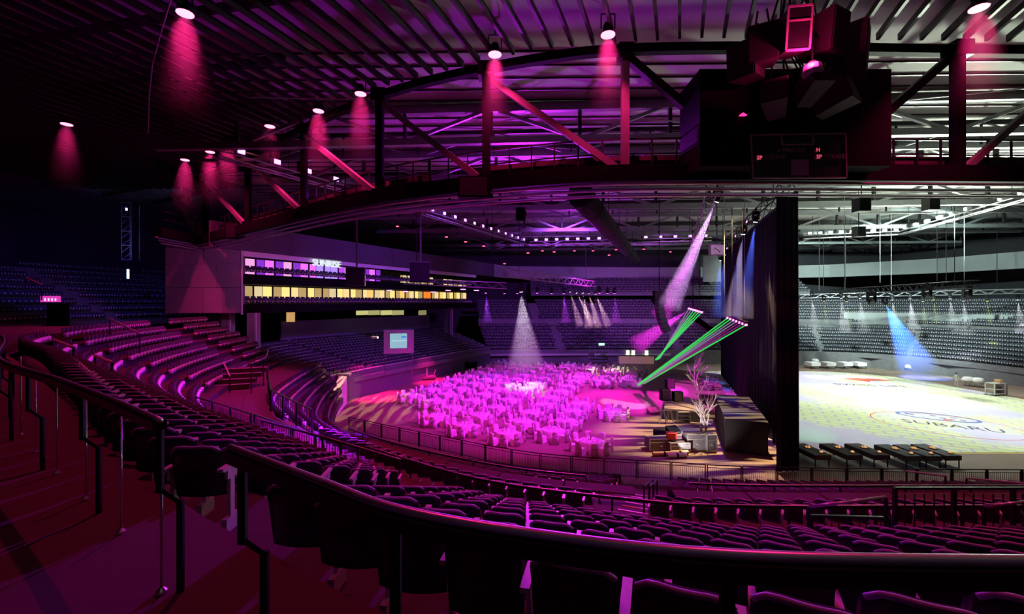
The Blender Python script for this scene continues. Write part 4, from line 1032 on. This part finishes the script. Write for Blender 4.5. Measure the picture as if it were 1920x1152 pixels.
# clock on the far side of the curtain
p = at(1344, 469, 40); ck = thing('wall_clock', 'square pale clock hanging beside the curtain', 'clock', p)
h = .55; MB().box((0, 0, 0), (1.35, .25, 1.0)).build('case', mat('clock_case', (.7, .45, .68), .5), ck); MB().box((0, -.14, 0), (1.15, .03, .84)).build('dial', mat('clock_dial', (.85, .65, .85), .5, emit=(.8, .4, .8), es=.25), ck)
for k in range(12): a = k*PI/6; MB().box((.36*math.sin(a), -.165, .36*math.cos(a)), (.05, .02, .05)).build('hour_mark', black_paint, ck)
MB().bar((0, -.18, 0), (-.3, -.18, .14), .05).build('hand', black_paint, ck); MB().bar((0, -.18, 0), (.2, -.18, -.22), .05).build('hand', black_paint, ck)
MB().bar((0, 0, .5), (0, 0, 23.4-p.z), .05).build('hanger', black_metal, ck)
p = at(1337, 500, 90); struct('wall_white_panel', MB().wall([at(1318, 0, 90), at(1352, 0, 90)], 14.6, 20, .2), concrete, label='pale wall panel beside the curtain')

# ------------------------------------------------------------------ stage area
dk = mat('stage_deck', (.30, .22, .22), .5)
def deck(label, px0, px1, py_near, py_far, h, m=dk, skirt=black_fab):
    a, b = gnd((px0+px1)/2, py_near), gnd((px0+px1)/2, py_far); w_ = (px1-px0)/F*a.y; c_ = (a+b)/2; L = (b-a).length
    o = thing('stage_riser', label, 'platform', (c_.x, c_.y, 0), -.36)
    MB().box((0, 0, h-.06), (w_, L, .12)).build('deck', m, o)
    for s in (-1, 1): MB().box((0, s*(L/2-.03), (h-.12)/2), (w_*.98, .05, h-.12)).build('skirt', skirt, o); MB().box((s*(w_/2-.03), 0, (h-.12)/2), (.05, L*.98, h-.12)).build('skirt', skirt, o)
    return o, c_
deck('long stage platform left of the curtain under magenta light', 1245, 1312, 790, 722, 1.0)
deck('far stage platform with the drum kit', 1300, 1352, 760, 722, 1.1)
o, c_ = deck('tall black skirted box beside the curtain', 1348, 1420, 850, 792, 2.3, black_fab)
pl_ = MB()
for k in range(26): pl_.box((-1.3+k*.104, -1.72, 1.1), (.05, .06, 2.1))
pl_.build('pleats', drape, o)
# flight cases
case_m = mat('case_panel', (.10, .10, .11), .5); alu = mat('case_edge', (.6, .6, .62), .3, .7)
def flight_case(label, px, py, w_, d_, h, m=case_m, z=0):
    p = gnd(px, py); o = thing('flight_case', label, 'case', (p.x, p.y, z), .1, 'flight cases in front of the stage')
    MB().box((0, 0, h/2+.08), (w_, d_, h)).build('body', m, o)
    for s in (-1, 1):
        for t in (-1, 1): MB().box((s*w_/2, t*d_/2, h/2+.08), (.05, .05, h+.03)).build('corner', alu, o)
    for z_ in (.08, h*.7+.08, h+.08): MB().box((0, -d_/2-.01, z_), (w_, .03, .04)).build('edge', alu, o)
    MB().box((0, -d_/2-.02, h*.45), (.18, .03, .1)).build('latch', alu, o)
    for s in (-1, 1): MB().lathe([(.05, 0), (.05, .08)], 8, (s*w_*.4, -d_*.35, 0)).build('wheel', black_metal, o)
flight_case('long black flight case at the left of the group', 1235, 842, 1.7, .9, .75)
flight_case('low flight case carrying the red box', 1270, 846, 1.4, .9, .6)
flight_case('open rack flight case with pale edges', 1302, 843, 1.4, .8, 1.1)
flight_case('narrow black case beside the white tree', 1330, 845, .7, .7, 1.1)
p = gnd(1258, 843); tag(MB().box((p.x, p.y-.1, 1.02), (.62, .5, .42)).build('red_box', red_paint), 'small red box on the flight cases', 'box')
for i, (px, py, L, m, lab) in enumerate(((1246, 856, 1.6, wood, 'rolled brown carpet lying before the cases'), (1270, 859, 1.3, silver, 'pale wrapped roll lying before the cases'), (1275, 854, 1.2, wood, 'short cardboard tube beside the pale roll'))):
    p = gnd(px, py); o = thing('carpet_roll', lab, 'roll', (p.x, p.y, .16)); MB().tube([(-L/2, 0, 0), (L/2, .12, 0)], .15, 10).build('roll', m, o); MB().tube([(-L/2-.01, 0, 0), (-L/2+.02, 0, 0)], .06, 8).build('core', black_paint, o); MB().tube([(-.05, 0, 0), (.05, .01, 0)], .156, 10).build('strap', black_paint, o)
for i, (px, py, lab) in enumerate(((1225, 776, 'small wooden bench left of the stage frames'), (1240, 818, 'dark wedge shaped monitor left of the cases'), (1262, 812, 'dark wedge monitor behind the cases'))):
    p = gnd(px, py); o = thing('stage_wedge', lab, 'monitor' if i else 'bench', (p.x, p.y, 0), .3)
    MB().add([(-.5, -.35, 0), (.5, -.35, 0), (.5, .35, 0), (-.5, .35, 0), (-.5, -.3, .2), (.5, -.3, .2), (.5, .35, .5), (-.5, .35, .5)], [(0,3,2,1),(4,5,6,7),(0,1,5,4),(1,2,6,5),(2,3,7,6),(3,0,4,7)]).build('cabinet', wood if i == 0 else black_paint, o)
    MB().bar((-.45, -.36, .12), (.45, -.36, .12), .06).build('grille', grey_metal, o)
# A-frame trestles and shelf under the stage
for i, px in enumerate((1243, 1256)):
    p = gnd(px, 795); o = thing('trestle', 'metal trestle, %s from the left before the stage platform' % ORD[i], 'trestle', (p.x, p.y, 0), 0, 'metal trestles')
    for s in (-1, 1):
        for t in (-1, 1): MB().bar((s*.35, t*.2, 0), (s*.08, t*.12, 1.15), .04).build('leg', alu, o)
    MB().bar((-.3, 0, 1.15), (.3, 0, 1.15), .08).build('top_bar', alu, o)
p = gnd(1280, 792); o = thing('shelf_unit', 'low pale shelf with three boards before the stage', 'shelf', (p.x, p.y-.1, 0))
for k in range(3): MB().box((0, 0, .3+.3*k), (1.1, .4, .05)).build('shelf_board', alu, o)
for s in (-1, 1): MB().box((s*.53, 0, .5), (.05, .4, 1)).build('side', alu, o)
for i, (px, py, h) in enumerate(((1270, 772, 1.3), (1247, 770, 1.5), (1256, 745, 1.4))):
    p = gnd(px, py); o = thing('stage_amplifier', ('square amplifier cabinet', 'stacked rack of gear', 'far amplifier rack')[i]+' on the magenta stage platform', 'amplifier', (p.x, p.y, 1.0), .1)
    MB().box((0, 0, h*.35), (.9, .6, h*.7)).build('cabinet', black_paint, o); MB().box((0, -.31, h*.35), (.78, .03, h*.58)).build('grille', mat('amp_cloth', (.16, .13, .15), .8), o); MB().box((0, -.31, h*.68), (.85, .03, .06)).build('control_strip', alu, o)
# drum kit
p = gnd(1326, 752); o = thing('drum_kit', 'drum kit under violet light on the far platform', 'drum kit', (p.x, p.y, 1.1))
shell_m = mat('drum_shell', (.5, .3, .55), .3); skin = mat('drum_skin', (.8, .8, .8), .5)
def drum(c_, r, h, axis='z'):
    d_ = Vector((0, 0, h)) if axis == 'z' else Vector((0, h, 0)); c_ = Vector(c_)
    b = MB().tube([c_, c_+d_], r, 14).build('drum', shell_m, o); MB().tube([c_+d_, c_+d_*1.03], r*.97, 14).build('drum_skin', skin, b)
drum((0, -.3, .32), .32, .45, 'y'); drum((-.45, .1, .55), .18, .2); drum((.5, .2, .15), .22, .4); drum((-.2, .1, .75), .15, .2); drum((.2, .1, .75), .15, .2)
for x, y, z in ((-.75, .1, 1.2), (.75, .1, 1.25), (.3, .4, 1.4), (-.8, .4, .95)):
    MB().lathe([(.02, .03), (.26, 0), (.26, -.01)], 14, (x, y, z)).build('cymbal', mat('cymbal', (.7, .6, .35), .25, .8), o); MB().bar((x, y, 0), (x, y, z), .025).build('stand', alu, o)
for i, (px, py) in enumerate(((1318, 742), (1338, 745), (1346, 738), (1306, 748))):
    p = gnd(px, py); o = thing('microphone_stand', 'slim microphone stand, %s on the far platform' % ORD[i], 'stand', (p.x, p.y, 1.1), 0, 'microphone stands')
    MB().lathe([(.14, 0), (.14, .03), (.02, .05)], 10).build('base', black_metal, o); MB().bar((0, 0, .03), (0, 0, 1.5), .025).build('pole', alu, o); MB().bar((0, 0, 1.5), (.3, -.1, 1.7), .02).build('boom', alu, o)
# white branch trees
def tree(label, px, py, H, seed):
    rr = random.Random(seed); p = gnd(px, py); o = thing('white_tree', label, 'tree', (p.x, p.y, 0))
    MB().lathe([(.22, 0), (.28, .3), (.26, .4)], 10).build('pot', black_paint, o)
    bark = mat('white_bark', (.85, .82, .80), .7); mb = MB()
    def br(a, d, L, r, lv):
        b = a+d*L; mid = a+d*L*.5+Vector((rr.uniform(-1, 1), rr.uniform(-1, 1), 0))*L*.06
        mb.tube([a, mid, b], [r, r*.8, r*.55], 5)
        if lv == 0: return
        for k in range(4 if lv > 1 else 3):
            dd = (d+Vector((rr.uniform(-1, 1), rr.uniform(-1, 1), rr.uniform(-.2, .6)))*.75).normalized(); br(a+d*L*rr.uniform(.45, 1), dd, L*rr.uniform(.45, .75), r*.5, lv-1)
    br(Vector((0, 0, .3)), Vector((0, 0, 1)), H*.40, .10, 3); br(Vector((0, 0, .3)), Vector((.2, -.1, 1)).normalized(), H*.34, .08, 3)
    tag(mb.build('branches', bark, o), kind='stuff')
tree('white branching tree in front of the black box', 1316, 838, 6.4, 3)
tree('smaller white branching tree farther back by the bar', 1302, 735, 6.0, 5)
for px_, py_ in ((1316, 838), (1302, 735)):
    q_ = gnd(px_, py_); spot('tree_fill_light', q_+Vector((-2.5, -2.5, .4)), q_+Vector((0, 0, 1.8)), 700, (1, .82, .78), 70, .5, .05)  # added to brighten the trees, no fixture
spot('tree_light', gnd(1290, 825)+Vector((0, 0, 3)), gnd(1285, 815), 900, (.45, .6, 1), 60, .5, .05)
# bar with lit panels
p = gnd(1193, 682); o = thing('bar_counter', 'warm lit bar counter at the far end with three lamps', 'counter', (p.x, p.y, 0), -.1)
for k in range(5): MB().box((-2.3+k*1.15, 0, .65), (1.12, .7, 1.3)).build('front_panel', mat('bar_panel', (.6, .42, .30), .6, emit=(1, .55, .3), es=.12), o)
MB().box((0, 0, 1.34), (5.9, .9, .08)).build('worktop', black_paint, o)
for x in (-1.4, -.5, 1.7):
    l_ = thing('table_lamp', 'glowing lamp on the bar, %s from the left' % ORD[[-1.4, -.5, 1.7].index(x)], 'lamp', (p.x+x, p.y-x*.1, 1.38), 0, 'glowing lamps on the bar')
    MB().box((0, 0, .45), (.5, .3, .8)).build('shade', glow('bar_lamp', (.9, 1, .75), 1.2), l_); MB().box((0, 0, .03), (.5, .4, .06)).build('base', black_paint, l_)
# service racks beside the bar
for i, px in enumerate((1110, 1122, 1134)):
    p = gnd(px, 681); o = thing('service_rack', 'tall dark wire rack, %s left of the bar' % ORD[i], 'rack', (p.x, p.y, 0), 0, 'wire racks by the bar')
    for s in (-1, 1):
        for t in (-1, 1): MB().box((s*.5, t*.3, 1.1), (.06, .06, 2.2)).build('post', grey_metal, o)
    for k in range(4): MB().box((0, 0, .2+.6*k), (1.05, .65, .05)).build('shelf', grey_metal, o)
p = at(1128, 646, 72); tag(MB().box(p, (.9, .15, .35)).build('exit_sign', glow('exit_green', (.4, 1, .6), 2)), 'small green lit exit sign over the far door', 'sign')
# ------------------------------------------------------------------ left side of the banquet
# projection screen
p = at(748, 637, 46); sc_ = thing('projection_screen', 'pale projection screen with a blue picture on the left stand', 'screen', (p.x, 46, 10.5-90/F*46), .32)
w_, h = 52/F*46*1.05, 44/F*46
MB().box((0, 0, h/2-.4), (w_, .08, h)).build('board', mat('screen_cloth', (.78, .70, .72), .7), sc_)
MB().box((-.05, -.05, h/2-.3), (w_*.56, .03, h*.62)).build('picture', mat('screen_picture', (.2, .4, .4), .6, emit=(.30, .62, .66), es=.75), sc_)
MB().box((.5, -.07, h*.66-.3), (.5, .02, .16)).build('blue_mark', mat('screen_mark', (.05, .15, .5), .6, emit=(.05, .25, .8), es=.7), sc_)
MB().box((0, -.07, h*.5-.3), (w_*.5, .02, .05)).build('bright_line', mat('screen_line', (.7, .8, .8), .6, emit=(.8, 1, 1), es=.8), sc_)
for s in (-1, 1): MB().box((s*w_*.45, .05, -1.4), (.08, .08, 3.2)).build('leg', grey_metal, sc_)
p = at(703, 633, 46.5); o = thing('projector', 'small projector lighting the screen from the seats', 'projector', p)
MB().box((0, 0, 0), (.6, .5, .22)).build('body', white_paint, o); MB().tube([(.3, -.1, 0), (.36, -.1, 0)], .09, 10).build('lens', glow('projector_lens', (.6, .75, 1), 8), o); MB().bar((0, 0, -.1), (0, 0, -1.8), .06).build('pole', black_metal, o)
spot('projector_lamp', p+Vector((.4, -.1, 0)), at(735, 637, 45.9), 60, (.5, .6, 1), 30, .4, .03)
# black bar counter with bottles, left front
a, b = gnd(828, 706), gnd(880, 694); c_ = (a+b)/2; o = thing('bar_counter', 'long black counter with bottles against the left stand', 'counter', (c_.x-1, c_.y+.6, 0), math.atan2((b-a).y, (b-a).x))
MB().box((0, 0, .6), (8.5, 1.0, 1.2)).build('front', black_paint, o); MB().box((0, 0, 1.22), (8.7, 1.1, .06)).build('worktop', mat('bar_top', (.12, .1, .14), .3), o)
MB().box((5.2, -.1, .45), (2.0, 1.0, .9)).build('end_block', black_paint, o)
u_ = (b-a).normalized()
for i in range(11):
    q = Vector((c_.x-1, c_.y+.6, 1.25))+u_*(-3.6+.72*i)+Vector((0, random.uniform(-.2, .2), 0)); bt = thing('bottle', 'pale bottle, %s from the near end of the left counter' % ordw(i+1), 'bottle', q, 0, 'bottles on the left counter')
    MB().lathe([(.07, 0), (.075, .05), (.075, .3), (.03, .42), (.03, .52)], 10).build('glass', mat('bottle_%d' % (i % 3), ((.75, .6, .3), (.8, .8, .85), (.5, .2, .25))[i % 3], .15), bt); MB().lathe([(.034, .5), (.034, .56)], 8).build('cap', black_paint, bt)
p = gnd(803, 712); o = thing('floor_cart', 'low dark cart with upright handles on the pink floor strip', 'cart', (p.x, p.y, 0), .4)
MB().box((0, 0, .3), (1.9, 1.1, .3)).build('bed', mat('cart_bed', (.25, .1, .18), .6), o); MB().box((-.2, 0, 1.0), (.2, .2, 1.2)).build('upright', pale_metal, o); MB().bar((.7, 0, .4), (1.0, 0, 1.3), .1).build('handle', pale_metal, o)
for s in (-1, 1): MB().lathe([(.14, -.05), (.14, .05)], 10, (s*.7, -.5, .14)).build('wheel', black_metal, o)
# loudspeakers hanging in front of the suites
for i, (px, y0, y1, wpx, Y, ytop) in enumerate(((667, 503, 536, 34, 44, 440), (787, 493, 530, 36, 46, 405))):
    a, b = at(px, y0, Y), at(px, y1, Y); w_ = wpx/F*Y; o = thing('hanging_speaker', ('dark hanging loudspeaker in front of the lounge windows', 'dark hanging loudspeaker with a bright violet top')[i], 'loudspeaker', (a.x, Y, b.z), .2)
    h = a.z-b.z; MB().box((0, 0, h/2), (w_, .9, h)).build('cabinet', mat('hang_box', (.06, .03, .09), .7), o); MB().box((0, -.46, h/2), (w_*.9, .03, h*.9)).build('grille', mat('hang_grille', (.05, .02, .07), .8), o); MB().box((0, 0, h+.04), (w_*1.03, .95, .08)).build('lid', mat('hang_lid', (.5, .3, .55), .5), o)
    MB().bar((.1, 0, h), (.1, 0, 23.4-b.z), .16).build('pole', grey_metal, o)
# small details near the upper left: exit sign over a door, lattice tower
p = at(95, 561, 36); o = thing('exit_sign', 'pink lit exit sign over the dark doorway at the far left', 'sign', p, .6)
MB().box((0, 0, 0), (1.15, .15, .5)).build('body', glow('sign_pink', (.9, .06, .6), .8), o)
for k in range(4): MB().box((-.3+k*.2, -.1, -.05), (.08, .03, .2)).build('symbol', glow('sign_symbol', (1, .6, .9), 1.5), o)
struct('door_1', MB().box((p.x+.2, 36.4, p.z-1.9), (1.6, .3, 3.0)), black_paint, label='dark doorway under the pink sign')
p0, p1 = at(245, 382, 46), at(245, 488, 46); o = thing('lattice_tower', 'bluish lattice tower hanging in the dark on the left', 'truss', (p0.x, 46, p1.z))
h = p0.z-p1.z
tw = mat('tower_steel', (.30, .32, .45), .4, .4)
for s in (-1, 1):
    for t in (-1, 1): MB().bar((s*.5, t*.5, 0), (s*.5, t*.5, h), .06).build('chord', tw, o)
for k in range(8): MB().bar((-.5, -.5, h*k/8), (.5, -.5, h*(k+1)/8), .04).build('lacing', tw, o)
for k in range(5): MB().bar((-.55, -.5, h*(k/4)), (.55, -.5, h*(k/4)), .07).build('ring', pale_metal, o)
MB().box((0, -.5, h-.7), (.14, .1, .25)).build('blue_lamp', glow('blue_lens', (.25, .25, 1), 6), o)
spot('tower_light', (p0.x+1.5, 43.5, p1.z-1), (p0.x, 46, p1.z+3), 220, (.3, .35, 1), 60, .6, .1)
p = at(240, 514, 46); tag(MB().box(p, (.18, .12, 1.0)).build('blue_strip_light', glow('blue_lens2', (.4, .5, 1), 2.5)), 'short blue strip light under the lattice tower', 'light')
# dangling cable on the near roof
o = thing('ceiling_cable', 'thin cable dangling in a curve from the dark roof', 'cable'); MB().tube([at(322, -6, 15.5), at(302, 60, 17), at(286, 120, 20), at(280, 180, 23), at(278, 250, 26)], .03, 5).build('strand', pale_metal, o)
# pale aisle handrails on the left stand
for i, (a, b, Ya, Yb) in enumerate((((206, 598), (262, 626), 26, 22), ((48, 520), (78, 534), 30, 28), ((100, 637), (138, 652), 16, 15), ((178, 667), (210, 680), 15, 14.4), ((420, 682), (431, 706), 30, 27), ((1700, 884), (1773, 893), 20.5, 18.5), ((1812, 897), (1930, 908), 19.5, 17))):
    p, q = at(*a, Ya), at(*b, Yb); o = thing('aisle_handrail', ('slanting aisle handrail highest on the curved left stand', 'slanting handrail in the dark far left terrace', 'short aisle handrail low on the curved left stand', 'short aisle handrail in the middle of the curved stand', 'bright slanting handrail right of the curved stand', 'pale slanting handrail in the lower stand below the dark tables', 'pale slanting handrail in the lower stand near the right edge')[i], 'railing')
    MB().tube([p, q], .05, 6).build('tube', mat('pink_rail', (.7, .55, .58), .3, .4), o)
    for r in (p, q): MB().bar(r, r-Vector((0, 0, 1.0)), .05).build('post', black_metal, o)

# ------------------------------------------------------------------ show floor side
def trestle_table(label, c_, w_, L, rz, m, name, group, h=.78, cloth_drop=.28):
    o = thing(name, label, 'table', (c_.x, c_.y, 0), rz, group)
    MB().box((0, 0, h), (w_, L, .05)).build('table_top', m, o)
    mb = MB(); mb.box((0, -L/2-.01, h-cloth_drop/2), (w_+.04, .02, cloth_drop)); mb.build('cloth_front', m, o)
    for s in (-1, 1): MB().box((s*(w_/2+.01), 0, h-cloth_drop/2), (.02, L, cloth_drop)).build('cloth_side', m, o)
    for s in (-1, 1):
        for t in (-1, 1): MB().box((s*(w_/2-.06), t*(L/2-.08), (h-.03)/2), (.05, .05, h-.03)).build('leg', black_metal, o)
    return o
grey_cl = mat('dark_table_cloth', (.10, .10, .105), .8, vary=.2)
tray = mat('copper_tray', (.55, .28, .12), .35, .4)
for i, (px, py) in enumerate(((1518, 843), (1575, 843), (1624, 843), (1682, 845), (1718, 845), (1753, 844))):
    Yt = (CZ-.78)*F/(py-HOR); c_ = at(px, py, Yt); lab = ORD[i]
    trestle_table('dark draped trestle table, %s from the curtain beside the show floor' % lab, c_, 1.02, 2.3, .06, grey_cl, 'buffet_table', 'dark tables along the show floor')
    for j, (dx, dy, r) in enumerate(((.05, .2, .24), (.25, -.75, .13))):
        t_ = thing('serving_tray', '%s copper serving tray on the %s dark table' % (('large', 'small')[j], lab), 'tray', (c_.x+dx, c_.y+dy, .805), .6, 'copper trays on the dark tables')
        MB().lathe([(r*.8, 0), (r, .02), (r*1.05, .06), (r*.98, .06), (r*.78, .03)], 14).build('dish', tray, t_)
        for k in range(3): MB().lathe([(.02, .02), (.05, .05), (.05, .11), (.02, .14)], 7, (r*.4*math.cos(k*2.1), r*.4*math.sin(k*2.1), 0)).build('candle', glow('tray_candle', (1, .5, .2), .8), t_)
for i, px in enumerate((1523, 1552, 1583, 1609)):
    c_ = gnd(px, 691); trestle_table('white draped table behind the show floor, %s from the curtain' % ORD[i], c_, 1.5, 1.5, .1, cloth, 'draped_table', 'white tables behind the show floor', .95, .5)
for i, (px, py) in enumerate(((1528, 686), (1545, 685), (1560, 686), (1575, 685), (1592, 686), (1611, 685), (1632, 685), (1644, 690), (1674, 693), (1704, 697), (1815, 724), (1834, 726))):
    c_ = gnd(px, py); o = thing('round_pedestal_table', 'small round white draped table, %s along the far edge of the show floor' % ordw(i+1), 'table', (c_.x, c_.y, 0), 0, 'small white tables round the show floor')
    MB().lathe([(.62, .5), (.56, .8), (.48, 1.05), (.36, 1.12)], 16, wob=lambda j, k: .05*math.sin(k*2.36) if j < 2 else 0).build('cloth', cloth, o, True)
    for k in range(4): MB().bar((.3*math.cos(k*PI/2+.4), .3*math.sin(k*PI/2+.4), 0), (.3*math.cos(k*PI/2+.4), .3*math.sin(k*PI/2+.4), .9), .05).build('leg', pale_metal, o)
# serving trolley
c_ = gnd(1866, 742); o = thing('serving_trolley', 'pale wire trolley with boxes at the right of the show floor', 'trolley', (c_.x, c_.y, 0), .2)
for s in (-1, 1):
    for t in (-1, 1): MB().box((s*.75, t*.4, .75), (.08, .08, 1.35)).build('post', pale_metal, o); MB().lathe([(.09, -.03), (.09, .03)], 8, (s*.75, t*.4, .09)).build('wheel', black_metal, o)
for z_ in (.25, .75, 1.4): MB().box((0, 0, z_), (1.6, .9, .06)).build('shelf', pale_metal, o)
MB().box((.9, 0, .7), (.5, .8, 1.2)).build('bin', mat('trolley_bin', (.18, .12, .15), .6), o); MB().box((.5, 0, 1.6), (.5, .5, .35)).build('box', wood, o)
red_floor = struct('floor_red_strip', MB().prism([(54.8, 44.5), (70, 44), (70, 46.2), (55, 47.4)], .004, .02), mat('red_strip', (.45, .05, .03), .7), label='red strip on the floor at the right')
# person by the show floor
def person(label, loc, rz):
    me = bpy.data.meshes.new('body')
    J = [(0,0,.95),(0,0,1.12),(0,0,1.32),(0,0,1.46),(0,.01,1.54),(0,.0,1.66),(0,0,1.76), (.17,0,1.42),(.22,.02,1.16),(.2,.1,.93),(-.17,0,1.42),(-.22,0,1.15),(-.23,.05,.9),(.09,0,.9),(.11,.02,.5),(.12,-.02,.08),(.13,.12,.03),(-.09,0,.9),(-.12,-.03,.5),(-.13,-.1,.08),(-.14,.05,.03)]
    R = [.15,.13,.15,.12,.055,.10,.08,.065,.05,.035,.065,.05,.035,.09,.06,.045,.04,.09,.06,.045,.04]
    E = [(0,1),(1,2),(2,3),(3,4),(4,5),(5,6),(3,7),(7,8),(8,9),(3,10),(10,11),(11,12),(0,13),(13,14),(14,15),(15,16),(0,17),(17,18),(18,19),(19,20)]
    me.from_pydata(J, E, []); me.materials.append(mat('person_clothes', (.55, .52, .5), .8, vary=.4, scale=6)); o = inst('person', me, None, loc, rz)
    o.modifiers.new('skin', 'SKIN'); o.modifiers.new('smooth', 'SUBSURF').levels = 1
    for v_, r in zip(me.skin_vertices[0].data, R): v_.radius = (r, r*.8)
    me.skin_vertices[0].data[0].use_root = True
    tag(o, label, 'person'); hd = MB().lathe([(.02, 1.70), (.10, 1.70), (.115, 1.76), (.09, 1.83), (.02, 1.855)], 12).build('hair', mat('hair_dark', (.03, .02, .02), .8), o, True)
    MB().box((0, .0, .5), (.30, .02, .02)).build('belt', black_paint, o, loc=(0, 0, .45))
person('person in pale clothes standing at the right edge of the show floor', gnd(1793, 727), 1.9)
# right side beams
p, t = at(1659, 568, 57), at(1722, 692, 60)
moving_head(p, t, 'moving light throwing the bright blue beam', (.9, .95, 1), 30, size=1.5)
beam(None, p, t, 24, 110000, (.01, .16, 1), 11.2, .08, 'bright blue light beam slanting over the show floor')
for i, (px, py, c_, e) in enumerate(((1522, 556, 'w', 1), (1545, 562, 'y', 1), (1577, 557, 'w', 2), (1587, 563, 'y', 1), (1612, 557, 'w', 1), (1673, 560, 'w', 1), (1706, 558, 'w', 2), (1730, 563, 'y', 1), (1750, 560, 'y', 1), (1781, 558, 'w', 1), (1806, 562, 'w', 1), (1851, 562, 'y', 1), (1908, 560, 'w', 1))):
    Y = 61; p = at(px, py, Y); t = p+Vector((.3, -.2, -4)); col = (.9, .9, 1) if c_ == 'w' else (.75, .9, .1)
    moving_head(p, t, '%s moving light over the show floor, %s from the curtain' % ('white' if c_ == 'w' else 'yellow', ordw(i+1)), col, 10, 'moving lights over the show floor')
    beam(None, p, t, 22 if c_ == 'w' else 12, 5000*e, col, 4.5 if c_ == 'w' else 3, .045, '%s short %s beam over the show floor' % (ordw(i+1), 'white' if c_ == 'w' else 'yellow'))
for i, (px, py) in enumerate(((1634, 566), (1738, 555), (1813, 555))):
    p = at(px, py, 52); moving_head(p, p+Vector((-.5, -1, -.6)), 'large unlit black moving light, %s from the curtain' % ORD[i], (.05, .05, .05), .1, 'unlit moving lights', 2.2)
spot('green_floor_light', (19.5, 30, 9), gnd(1512, 815), 1500, (.05, 1, .05), 22, .3, .05)
for i, (px, py, Y) in enumerate(((1745, 384, 40), (1615, 385, 36), (1610, 435, 48))):
    p = at(px, py, Y); o = thing('hanging_box', 'dark box hanging from the roof over the show floor, %s' % ('rightmost', 'upper left one', 'lowest')[i], 'loudspeaker', p); MB().box((0, 0, 0), (1.0, .8, 1.1)).build('cabinet', mat('hang_grey', (.12, .13, .13), .7), o); MB().box((0, -.42, 0), (.85, .03, .95)).build('grille', black_paint, o); MB().bar((0, 0, .5), (0, 0, 23.4-p.z), .06).build('hanger', black_metal, o)
p = at(976, 402, 46); o = thing('hanging_box', 'dark box hanging from the roof over the banquet', 'loudspeaker', p); MB().box((0, 0, 0), (1.0, .8, 1.3)).build('cabinet', black_paint, o); MB().box((0, -.42, 0), (.85, .03, 1.1)).build('grille', black_paint, o); MB().bar((0, 0, .5), (0, 0, 23.4-p.z), .06).build('hanger', black_metal, o)
# thin suspension wires over the show floor
for i, (px, y0, y1, Y) in enumerate(((1583, 385, 545, 50), (1650, 455, 530, 60), (1671, 440, 545, 60), (1757, 410, 528, 50), (1774, 440, 527, 50), (1808, 500, 530, 52), (1536, 420, 545, 58), (1358, 440, 592, 36), (1396, 450, 590, 36))):
    a, b = at(px, y0, Y), at(px, y1, Y); o = thing('suspension_wire', 'thin vertical suspension wire, %s of the row over the show floor' % ordw(i+1), 'wire', b, 0, 'suspension wires'); MB().bar((0, 0, 0), (0, 0, 23.4-b.z), .045).build('wire', grey_metal, o)
for i, (px, Y, y1) in enumerate(((793, 46, 490), (1152, 66, 520), (674, 44, 503))):
    pass
# haze below the pink floodlights
def soft_haze():
    m = bpy.data.materials.new('soft_haze'); m.use_nodes = True; nt = m.node_tree; nt.nodes.clear(); N = nt.nodes; L = nt.links
    def mth(op, a, b=None):
        n = N.new('ShaderNodeMath'); n.operation = op
        for i, q in enumerate((a, b)):
            if q is None: continue
            if isinstance(q, (int, float)): n.inputs[i].default_value = q
            else: L.new(q, n.inputs[i])
        return n.outputs[0]
    tc = N.new('ShaderNodeTexCoord'); sx = N.new('ShaderNodeSeparateXYZ'); L.new(tc.outputs['Object'], sx.inputs[0])
    dn = mth('MULTIPLY', sx.outputs[2], -1)
    r = mth('SQRT', mth('ADD', mth('MULTIPLY', sx.outputs[0], sx.outputs[0]), mth('MULTIPLY', sx.outputs[1], sx.outputs[1])))
    R = mth('ADD', .33, mth('MULTIPLY', dn, .25))
    edge_ = mth('MAXIMUM', 0, mth('SUBTRACT', 1, mth('DIVIDE', r, R)))
    fall = mth('MAXIMUM', 0, mth('SUBTRACT', 1, mth('DIVIDE', dn, 4.6)))
    d = mth('MULTIPLY', mth('MULTIPLY', edge_, edge_), mth('MULTIPLY', mth('MULTIPLY', fall, fall), .5))
    s = N.new('ShaderNodeVolumeScatter'); L.new(d, s.inputs['Density']); o = N.new('ShaderNodeOutputMaterial'); L.new(s.outputs[0], o.inputs['Volume'])
    return m
shz = soft_haze()
hm = MB(); n = 16; v = []
for t, r in ((-.25, .30), (4.6, .35+4.6*.30)):
    for k in range(n): a = 2*PI*k/n; v.append((r*math.cos(a), r*math.sin(a), -t))
hme = hm.add(v, [(k, (k+1) % n, n+(k+1) % n, n+k)[::-1] for k in range(n)]+[tuple(range(n)), tuple(range(n, 2*n))[::-1]]).mesh('lamp_haze', shz)
for i, p in enumerate(lamp_pts):
    tag(inst('lamp_haze', hme, None, p), 'pink lit haze under the %s ceiling floodlight' % ordw(i+1), 'haze', None, 'stuff')
